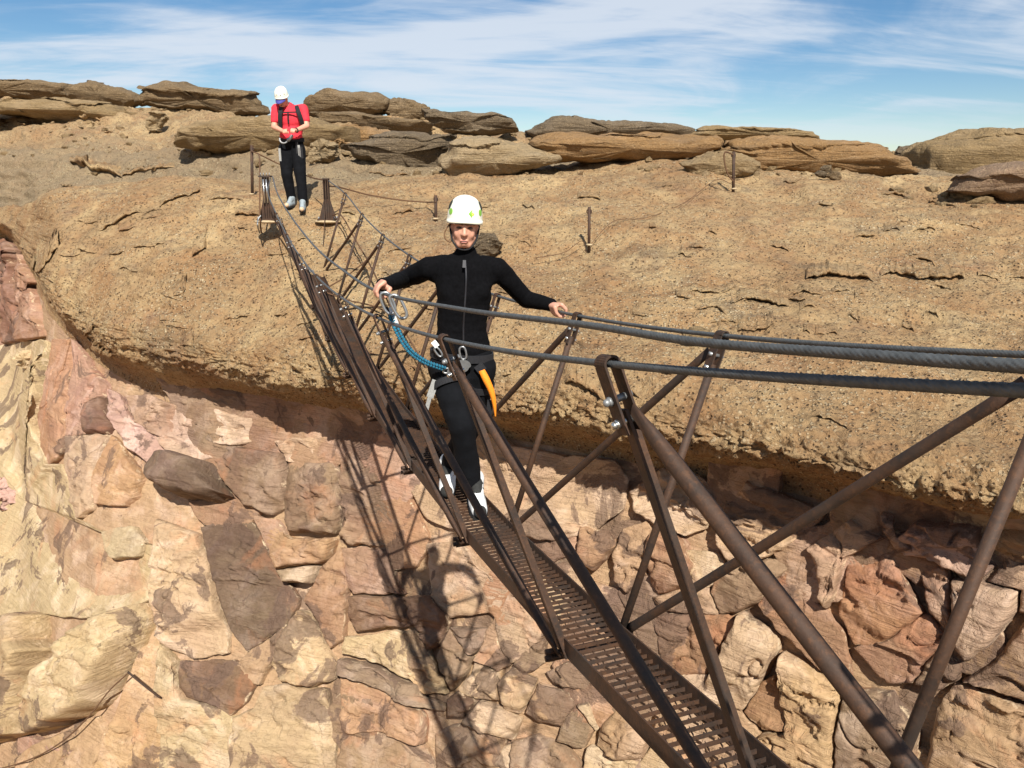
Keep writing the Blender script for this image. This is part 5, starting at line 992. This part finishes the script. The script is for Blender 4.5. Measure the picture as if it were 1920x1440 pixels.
# ---- the woman in black crossing the bridge
def woman():
    ty = 4.16
    A = lambda u, v, y=ty: at(u, v, y)
    hipL, hipR = A(836, 690, 4.16), A(898, 690, 4.16)
    t1, t2 = 2.20, 2.50
    foot1 = deck_pt(t1, 0.0, 0.022); foot2 = deck_pt(t2, -0.035, 0.022)
    kneeL = A(866, 800, 3.98); ankL = foot1 + np.array([-.018, .10, .11]); kneeR = A(880, 795, 4.22); ankR = foot2 + np.array([0.0, .08, .11])
    shL, shR = A(806, 503, 4.20), A(932, 503, 4.20)
    handL = on_plane(713, 549, -0.50); handR = on_plane(1050, 586, 0.49)
    elbL = A(757, 524, 4.42); elbR = A(986, 562, 4.34)
    tL = on_plane(860, 579, -.5) - on_plane(645, 508, -.5); tR = RT(3) - RT(2)
    wrL = handL + (elbL - handL) / np.linalg.norm(elbL - handL) * 0.060 + np.array([0, 0, .028]); wrR = handR + (elbR - handR) / np.linalg.norm(elbR - handR) * 0.066 + np.array([0, 0, .026])
    neck = A(871, 487, 4.20); chest = A(870, 545, 4.16); waist = A(865, 618, 4.17); pelvis = A(866, 672, 4.17)
    hd = Head(A(871, 426, 4.13), 0.06, 0.10, 0.94, 0.05)
    b = MB(); hd.body(b, neck)
    b.ell(chest, (.105, .065, .16)); b.ell(pelvis, (.13, .08, .12)); b.ell(waist, (.10, .065, .12))
    for sh, el, wr in ((shL, elbL, wrL), (shR, elbR, wrR)): b.cap(A(870, 508, 4.20), .05, sh, .036); b.cap(sh, .034, el, .032); b.cap(el, .036, wr, .024)
    for hp, kn, an, ft in ((hipL, kneeL, ankL, foot1), (hipR, kneeR, ankR, foot2)): b.cap(hp, .075, kn, .05); b.cap(kn, .05, an, .036)
    grip(b, wrL, handL, tL, 1); grip(b, wrR, handR, tR, -1)
    body = skin_over('person', b, MAT['skin'], None, .0055, 5, .5)
    tag(body, 'woman in black with a green-marked white helmet crossing the bridge, hands on both cables', 'person')
    hd.face(body); hd.helmet(body, True)
    # hair band, side strands, chin strap
    m = MB()
    for th in np.linspace(-2.0, 2.0, 33):
        p, n = hd.shell(th, 0); q = p - n * .020 + hd.R @ np.array([0, 0, -.013]); m.ell(q, (.011, .011, .016), None, 8, 6)
    skin_over('hair', m, MAT['hair'], body, .006, 2)
    m = MB(); m.tube(catmull([hd.p(-.080, -.010, .02), hd.p(-.108, -.015, -.03), hd.p(-.104, -.02, -.065), hd.p(-.080, -.02, -.082), hd.p(-.070, -.02, -.075)], 8), .0045, 6); m.build('hair_strand', MAT['hair'], body)
    for q in (-1, 1):
        m = MB(); m.tube(catmull([hd.p(q * .082, .0, .015), hd.p(q * .075, -.018, -.03), hd.p(q * .062, -.035, -.075), hd.p(q * .03, -.055, -.108), hd.p(0, -.062, -.115)], 6), .0055, 6); m.build('chin_strap', MAT['strap'], body)
    # jacket
    j = MB()
    for v, wx, wy, uu in ((512, .150, .088, 870), (532, .153, .100, 870), (552, .150, .108, 870), (572, .144, .104, 868), (592, .138, .098, 867), (612, .137, .096, 866), (632, .144, .100, 866), (650, .154, .106, 866)): j.ell(A(uu, v, 4.17), (wx, wy, .115))
    for q, u in ((-1, 845), (1, 897)): j.ell(A(u, 546, 4.125), (.060, .052, .062))
    j.cap(A(838, 522, 4.19), .05, shL + (elbL - shL) * .12, .05); j.cap(A(904, 522, 4.19), .05, shR + (elbR - shR) * .12, .05)
    j.cap(A(836, 496, 4.20), .052, shL, .056); j.cap(A(906, 496, 4.20), .052, shR, .056); j.cap(A(835, 505, 4.19), .06, A(905, 505, 4.19), .06)
    j.cap(A(871, 500, 4.20), .068, A(873, 477, 4.165), .059)
    for sh, el, wr in ((shL, elbL, wrL), (shR, elbR, wrR)):
        c = wr + (el - wr) * .10; j.cap(sh, .060, el, .047); j.cap(el, .047, c, .034); j.cap(c, .034, wr + (el - wr) * .02, .033)
    jo = skin_over('jacket', j, MAT['jacket'], body, .0085, 3); wrinkle(jo, .009, 7.0, 31)
    z = MB(); fr = [A(873, 492, 4.075), A(874, 520, 4.045), A(873, 548, 4.04), A(871, 580, 4.035), A(869, 610, 4.055), A(869, 645, 4.055)]
    z.tube(catmull(fr, 6), .0055, 6); z.build('zip', MAT['zip'], jo)
    m = MB(); m.bar(A(871, 488, 4.065), A(870, 502, 4.052), .016, .006, (1, 0, 0)); m.build('zip_pull', MAT['zip'], jo, False)
    # trousers
    t = MB(); t.ell(pelvis, (.165, .112, .11)); t.ell(A(866, 700, 4.17), (.160, .105, .085))
    t.cap(hipL, .096, kneeL + (hipL - kneeL) * .45, .086); t.cap(kneeL + (hipL - kneeL) * .45, .086, kneeL, .068); t.cap(kneeL, .068, ankL + (kneeL - ankL) * .25, .062); t.cap(ankL + (kneeL - ankL) * .25, .062, ankL + (kneeL - ankL) * .02, .060)
    t.cap(hipR, .096, kneeR + (hipR - kneeR) * .45, .086); t.cap(kneeR + (hipR - kneeR) * .45, .086, kneeR, .068); t.cap(kneeR, .068, ankR + (kneeR - ankR) * .2, .060); t.cap(ankR + (kneeR - ankR) * .2, .060, ankR + (kneeR - ankR) * .04, .058)
    to = skin_over('trousers', t, MAT['trouser'], body, .009, 3); wrinkle(to, .014, 5.0, 47)
    boot(body, foot1 + np.array([.0, .16, .0]), foot1 + np.array([.05, -.13, .0]), UPV, ('white', 'sole', 'bootdark', 'bootdark'), 1.22)
    boot(body, foot2 + np.array([-.01, .14, .0]), foot2 + np.array([.0, -.14, .0]), UPV, ('white', 'sole', 'bootdark', 'bootdark'), 1.22)
    # harness
    m = MB(); th = np.linspace(0, 2 * math.pi, 40); m2 = A(866, 664, 4.17)
    ring = [m2 + np.array([.172 * math.cos(a), .120 * math.sin(a), -.012 * math.cos(a)]) for a in th]
    for a, c in zip(ring[:-1], ring[1:]): m.bar(a, c, .042, .008, UPV)
    m.build('waist_belt', MAT['strap'], body, False)
    for hp, kn in ((hipL, kneeL), (hipR, kneeR)):
        ax = (kn - hp) / np.linalg.norm(kn - hp); c = hp + ax * .10; x = np.cross(ax, (0, 1., 0)); x /= np.linalg.norm(x); y = np.cross(ax, x); m = MB()
        rg = [c + x * .100 * math.cos(a) + y * .100 * math.sin(a) for a in th]
        for a, e in zip(rg[:-1], rg[1:]): m.bar(a, e, .038, .007, ax)
        m.build('leg_loop', MAT['strap'], body, False)
    def plate(u, v, y, r, ang, nm):
        m = MB(); c = A(u, v, y); n = 20; o = [(math.cos(a) * r * (1.0 if math.cos(a - ang) < .3 else 1.28), math.sin(a) * r) for a in np.linspace(0, 6.283, n + 1)[:-1]]
        m.add([c + np.array([p, -.006, q]) for p, q in o] + [c + np.array([p, .006, q]) for p, q in o], [tuple(range(n)), tuple(range(2 * n - 1, n - 1, -1))] + [(i, i + n, (i + 1) % n + n, (i + 1) % n) for i in range(n)]); return m.build(nm, MAT['alu'], body, False)
    plate(868, 686, 4.03, .034, 1.2, 'belay_device'); plate(850, 697, 4.02, .026, 3.6, 'descender')
    def biner(c, w, h, ax, up, nm, par, mat='alu', r=.0055):
        c = np.asarray(c, float); ax = np.asarray(ax, float) / np.linalg.norm(ax); up = np.asarray(up, float); up /= np.linalg.norm(up); t = np.linspace(0, 2 * math.pi, 26)
        P = [c + ax * w * math.copysign(abs(math.cos(a)) ** .7, math.cos(a)) + up * h * math.copysign(abs(math.sin(a)) ** .8, math.sin(a)) for a in t]; m = MB(); m.tube(P, r, 8, False); return m.build(nm, MAT[mat], par)
    biner(A(868, 662, 4.03), .017, .034, (1, 0, .3), (-.2, 0, 1), 'carabiner', body); biner(A(838, 695, 4.02), .020, .013, (1, 0, .1), (0, 0, 1), 'carabiner', body); biner(A(822, 660, 4.06), .012, .028, (1, 0, .6), (-.7, 0, 1), 'carabiner', body)
    m = MB(); pts = [A(903, 694, 4.04), A(912, 712, 4.03), A(922, 735, 4.03), A(927, 758, 4.035), A(929, 780, 4.04)]; w = [.034, .038, .032, .022, .008]
    C = catmull(pts, 6); ws = np.interp(np.linspace(0, 1, len(C)), np.linspace(0, 1, 5), w); sd = np.array([1, .15, .35]); sd /= np.linalg.norm(sd); fr_ = np.array([0, -.004, 0])
    G = np.stack([C + sd * ws[:, None] / 2 + fr_, C + fr_ * (2 + 2 * np.sin(np.linspace(0, 3, len(C))))[:, None], C - sd * ws[:, None] / 2 + fr_, C - sd * ws[:, None] / 2 - fr_, C + sd * ws[:, None] / 2 - fr_], 1); m.add(G, [tuple(x) for x in grid_faces(len(C), 5, True)]); m.build('orange_sling', MAT['orange'], body)
    m = MB(); m.bar(A(896, 684, 4.05), A(905, 696, 4.045), .05, .014, (1, 0, .6)); m.build('sling_buckle', MAT['strap'], body, False)
    m = MB(); m.bar(A(817, 713, 4.05), A(806, 745, 4.05), .038, .005, (1, 0, .35)); m.bar(A(806, 744, 4.05), A(797, 778, 4.06), .022, .005, (1, 0, .35)); m.build('webbing_tail', MAT['webgrey'], body, False)
    m = MB(); m.bar(A(919, 750, 4.07), A(915, 788, 4.08), .030, .005, (1, 0, .2)); m.build('webbing_tail', MAT['strap'], body, False)
    m = MB(); m.bar(A(812, 640, 4.06), A(820, 650, 4.055), .028, .004, (1, 0, -.4)); m.build('care_label', MAT['white'], body, False)
    # lanyard clipped to the free hand cable
    ln = empty('lanyard', A(838, 690, 4.02)); tag(ln, 'teal elastic lanyard with two carabiners clipped to the hand cable beside her hand', 'lanyard')
    p1 = on_plane(722, 553, -.5); p2 = on_plane(742, 558, -.5)
    path = [A(736, 590, 4.08), A(745, 612, 4.02), A(758, 638, 3.99), A(775, 660, 3.98), A(798, 676, 3.985), A(820, 685, 3.995), A(836, 690, 4.01)]
    for dx, mm, nm in ((0, 'teal', 'cord'), (-.016, 'teal', 'cord')):
        C, t = arc_resample(catmull(np.array(path) + np.array([dx, 0, dx * .5]), 20), .0035); r = .0078 + .0018 * np.sign(np.sin(t * 2 * math.pi / .016)); MB().tube(C, r, 10).build(nm, MAT[mm], ln)
        C2, t2_ = arc_resample(catmull(np.array(path) + np.array([dx, 0, dx * .5]), 20), .016)
        m = MB()
        for q in range(1, len(C2) - 1): m.torus(C2[q], .0082, .0026, np.cross(C2[q + 1] - C2[q], (0, 1., 0)), np.cross(C2[q + 1] - C2[q], np.cross(C2[q + 1] - C2[q], (0, 1., 0))), n=10, seg=5)
        m.build('fleck', MAT['tealdk'], ln)['kind'] = 'stuff'
    m = MB(); m.tube(catmull([A(733, 578, 4.12), A(738, 592, 4.08), A(744, 608, 4.03)], 6), .013, 8); m.build('sleeve', MAT['cordw'], ln)
    m = MB(); m.tube(catmull([A(725, 578, 4.14), A(733, 595, 4.08), A(740, 612, 4.03)], 6), .011, 8); m.build('sleeve', MAT['strap'], ln)
    up = np.array([-.25, .05, 1.0])
    biner(p1 + np.array([.012, 0, -.038]), .026, .052, (1, .1, .2), (-.35, .0, 1), 'carabiner', ln, 'alu', .0068); biner(p2 + np.array([.010, 0, -.040]), .024, .056, (1, .1, .2), (-.45, .0, 1), 'carabiner', ln, 'alu', .0068)
    return body
woman()

# ---- the guide in red on the far rim
def guide():
    gy = 12.75
    A = lambda u, v, y=gy: at(u, v, y)
    gz = ground_z(A(556, 386)[0], gy)
    f1 = A(545, 386, 12.62); f2 = A(568, 392, 12.45); f1[2] = ground_z(f1[0], f1[1]) + .01; f2[2] = ground_z(f2[0], f2[1]) + .01
    hd = Head(A(529, 185, 12.66), -0.12, 0.50, 1.02, 0.0)
    neck = A(543, 202, 12.78); chest = A(544, 222, 12.76); belly = A(546, 246, 12.76); pelv = A(547, 268, 12.78)
    sL, sR = A(519, 205, 12.78), A(568, 205, 12.78); eL, eR = A(514, 238, 12.70), A(575, 236, 12.68); hL, hR = A(535, 248, 12.46), A(549, 247, 12.46)
    hipL, hipR = A(536, 280, 12.78), A(559, 280, 12.78); kL, kR = A(538, 328, 12.66), A(563, 328, 12.62); aL = f1 + np.array([0, .08, .12]); aR = f2 + np.array([-.01, .08, .12])
    wL = hL + (eL - hL) / np.linalg.norm(eL - hL) * .075; wR = hR + (eR - hR) / np.linalg.norm(eR - hR) * .075
    b = MB(); hd.body(b, neck); b.ell(chest, (.17, .11, .18)); b.ell(belly, (.155, .10, .15)); b.ell(pelv, (.16, .105, .12))
    for s_, e, w in ((sL, eL, wL), (sR, eR, wR)): b.cap(chest + (s_ - chest) * .5, .08, s_, .06); b.cap(s_, .055, e, .045); b.cap(e, .045, w, .030)
    for h, k_, a_ in ((hipL, kL, aL), (hipR, kR, aR)): b.cap(h, .085, k_, .06); b.cap(k_, .06, a_, .042)
    grip(b, wL, hL, np.array([1., 0, .2]), 1, .010); grip(b, wR, hR, np.array([1., 0, -.2]), -1, .010)
    body = skin_over('person', b, MAT['skin'], None, .010, 2, .4); tag(body, 'man in red shirt and white helmet looking at his hands beyond the anchor posts', 'person')
    hd.face(body, True); hd.helmet(body, False)
    m = MB()
    n = 15; a = np.linspace(-1.0, 1.0, n); inner = [hd.p(.086 * math.sin(t), -.100 * math.cos(t), .030) for t in a]; outer = [hd.p(.092 * math.sin(t), -.100 * math.cos(t) - .075 * math.cos(t * 1.3), .012 - .01 * math.cos(t)) for t in a]; th_ = hd.R @ np.array([0, 0, -.008])
    P = inner + outer + [p + th_ for p in inner] + [p + th_ for p in outer]
    m.add(P, [(i, i + 1, n + i + 1, n + i) for i in range(n - 1)] + [(2 * n + i, 3 * n + i, 3 * n + i + 1, 2 * n + i + 1) for i in range(n - 1)] + [(n + i, n + i + 1, 3 * n + i + 1, 3 * n + i) for i in range(n - 1)]); m.build('cap_visor', MAT['cap_blue'], body)
    s = MB(); s.ell(chest, (.195, .130, .19)); s.ell(belly, (.178, .122, .15)); s.ell(A(546, 256), (.178, .12, .09)); s.cap(A(534, 206, 12.78), .07, sL, .082); s.cap(A(554, 206, 12.78), .07, sR, .082); s.cap(A(544, 208, 12.78), .075, A(543, 200, 12.77), .066)
    for sh, e in ((sL, eL), (sR, eR)): s.cap(sh, .080, sh + (e - sh) * .62, .068)
    so = skin_over('shirt', s, MAT['red'], body, .012, 3); wrinkle(so, .010, 6, 61)
    t = MB(); t.ell(pelv, (.182, .125, .12))
    for h, k_, a_ in ((hipL, kL, aL), (hipR, kR, aR)): t.cap(h, .112, k_, .086); t.cap(k_, .086, a_ + (k_ - a_) * .12, .068)
    to = skin_over('trousers', t, MAT['trouser'], body, .013, 3); wrinkle(to, .011, 5, 67)
    boot(body, f1 + np.array([.02, .10, 0]), f1 + np.array([-.02, -.19, -.005]), UPV, ('shoe_grey', 'sole', 'shoetan', 'shoe_grey'), 1.15); boot(body, f2 + np.array([-.02, .10, 0]), f2 + np.array([.03, -.19, -.005]), UPV, ('shoe_grey', 'sole', 'shoetan', 'shoe_grey'), 1.15)
    for q in ([A(528, 199, 12.72), A(526, 208, 12.60), A(525, 222, 12.60), A(526, 240, 12.66)], [A(556, 199, 12.72), A(559, 208, 12.60), A(564, 222, 12.60), A(568, 236, 12.66)]):
        m = MB(); C = catmull(q, 5)
        for a_, c_ in zip(C[:-1], C[1:]): m.bar(a_, c_ + (c_ - a_) * .1, .062, .02, (1, 0, .1))
        m.build('backpack_strap', MAT['strap'], body, False)
    m = MB(); m.bar(A(527, 211, 12.60), A(561, 210, 12.60), .02, .012, UPV); m.build('chest_strap', MAT['strap'], body, False)
    m = MB(); m.tube(catmull([A(540, 212, 12.595), A(540, 222, 12.60), A(541, 232, 12.61)], 4), .012, 6); m.build('hose', MAT['strap'], body)
    m = MB(); m.ell(A(545, 225, 12.98), (.17, .10, .26)); skin_over('backpack', m, MAT['strap'], body, .02, 2)
    c = A(547, 262, 12.78); th = np.linspace(0, 2 * math.pi, 36); m = MB(); rg = [c + np.array([.190 * math.cos(x), .132 * math.sin(x), 0]) for x in th]
    for a_, c_ in zip(rg[:-1], rg[1:]): m.bar(a_, c_, .06, .012, UPV)
    m.build('waist_belt', MAT['strap'], body, False)
    m = MB(); m.torus(A(532, 261, 12.58), .062, .014, np.array([1., 0, 0]), np.array([0, -.3, -1.]), -.3, math.pi + .3); m.build('gear_loop', MAT['galv'], body)
    m = MB(); m.cap(A(541, 263, 12.58), .026, A(547, 255, 12.58), .026); m.build('belay_device', MAT['alu'], body)
    for u, v, d, mt in ((556, 272, 16, 'strap'), (560, 278, 14, 'webgrey'), (565, 281, 16, 'strap'), (561, 283, 12, 'alu'), (524, 284, 18, 'webgrey')):
        m = MB(); m.bar(A(u, v - 6, 12.63), A(u + 2, v + d, 12.64), .035, .018, (1, 0, 0)); m.build('gear_sling', MAT[mt], body, False)
    m = MB(); m.torus(wR, .034, .010, np.cross(eR - hR, (0, 1., 0)), np.cross(eR - hR, np.cross(eR - hR, (0, 1., 0)))); m.build('wrist_watch', MAT['strap'], body)
guide()
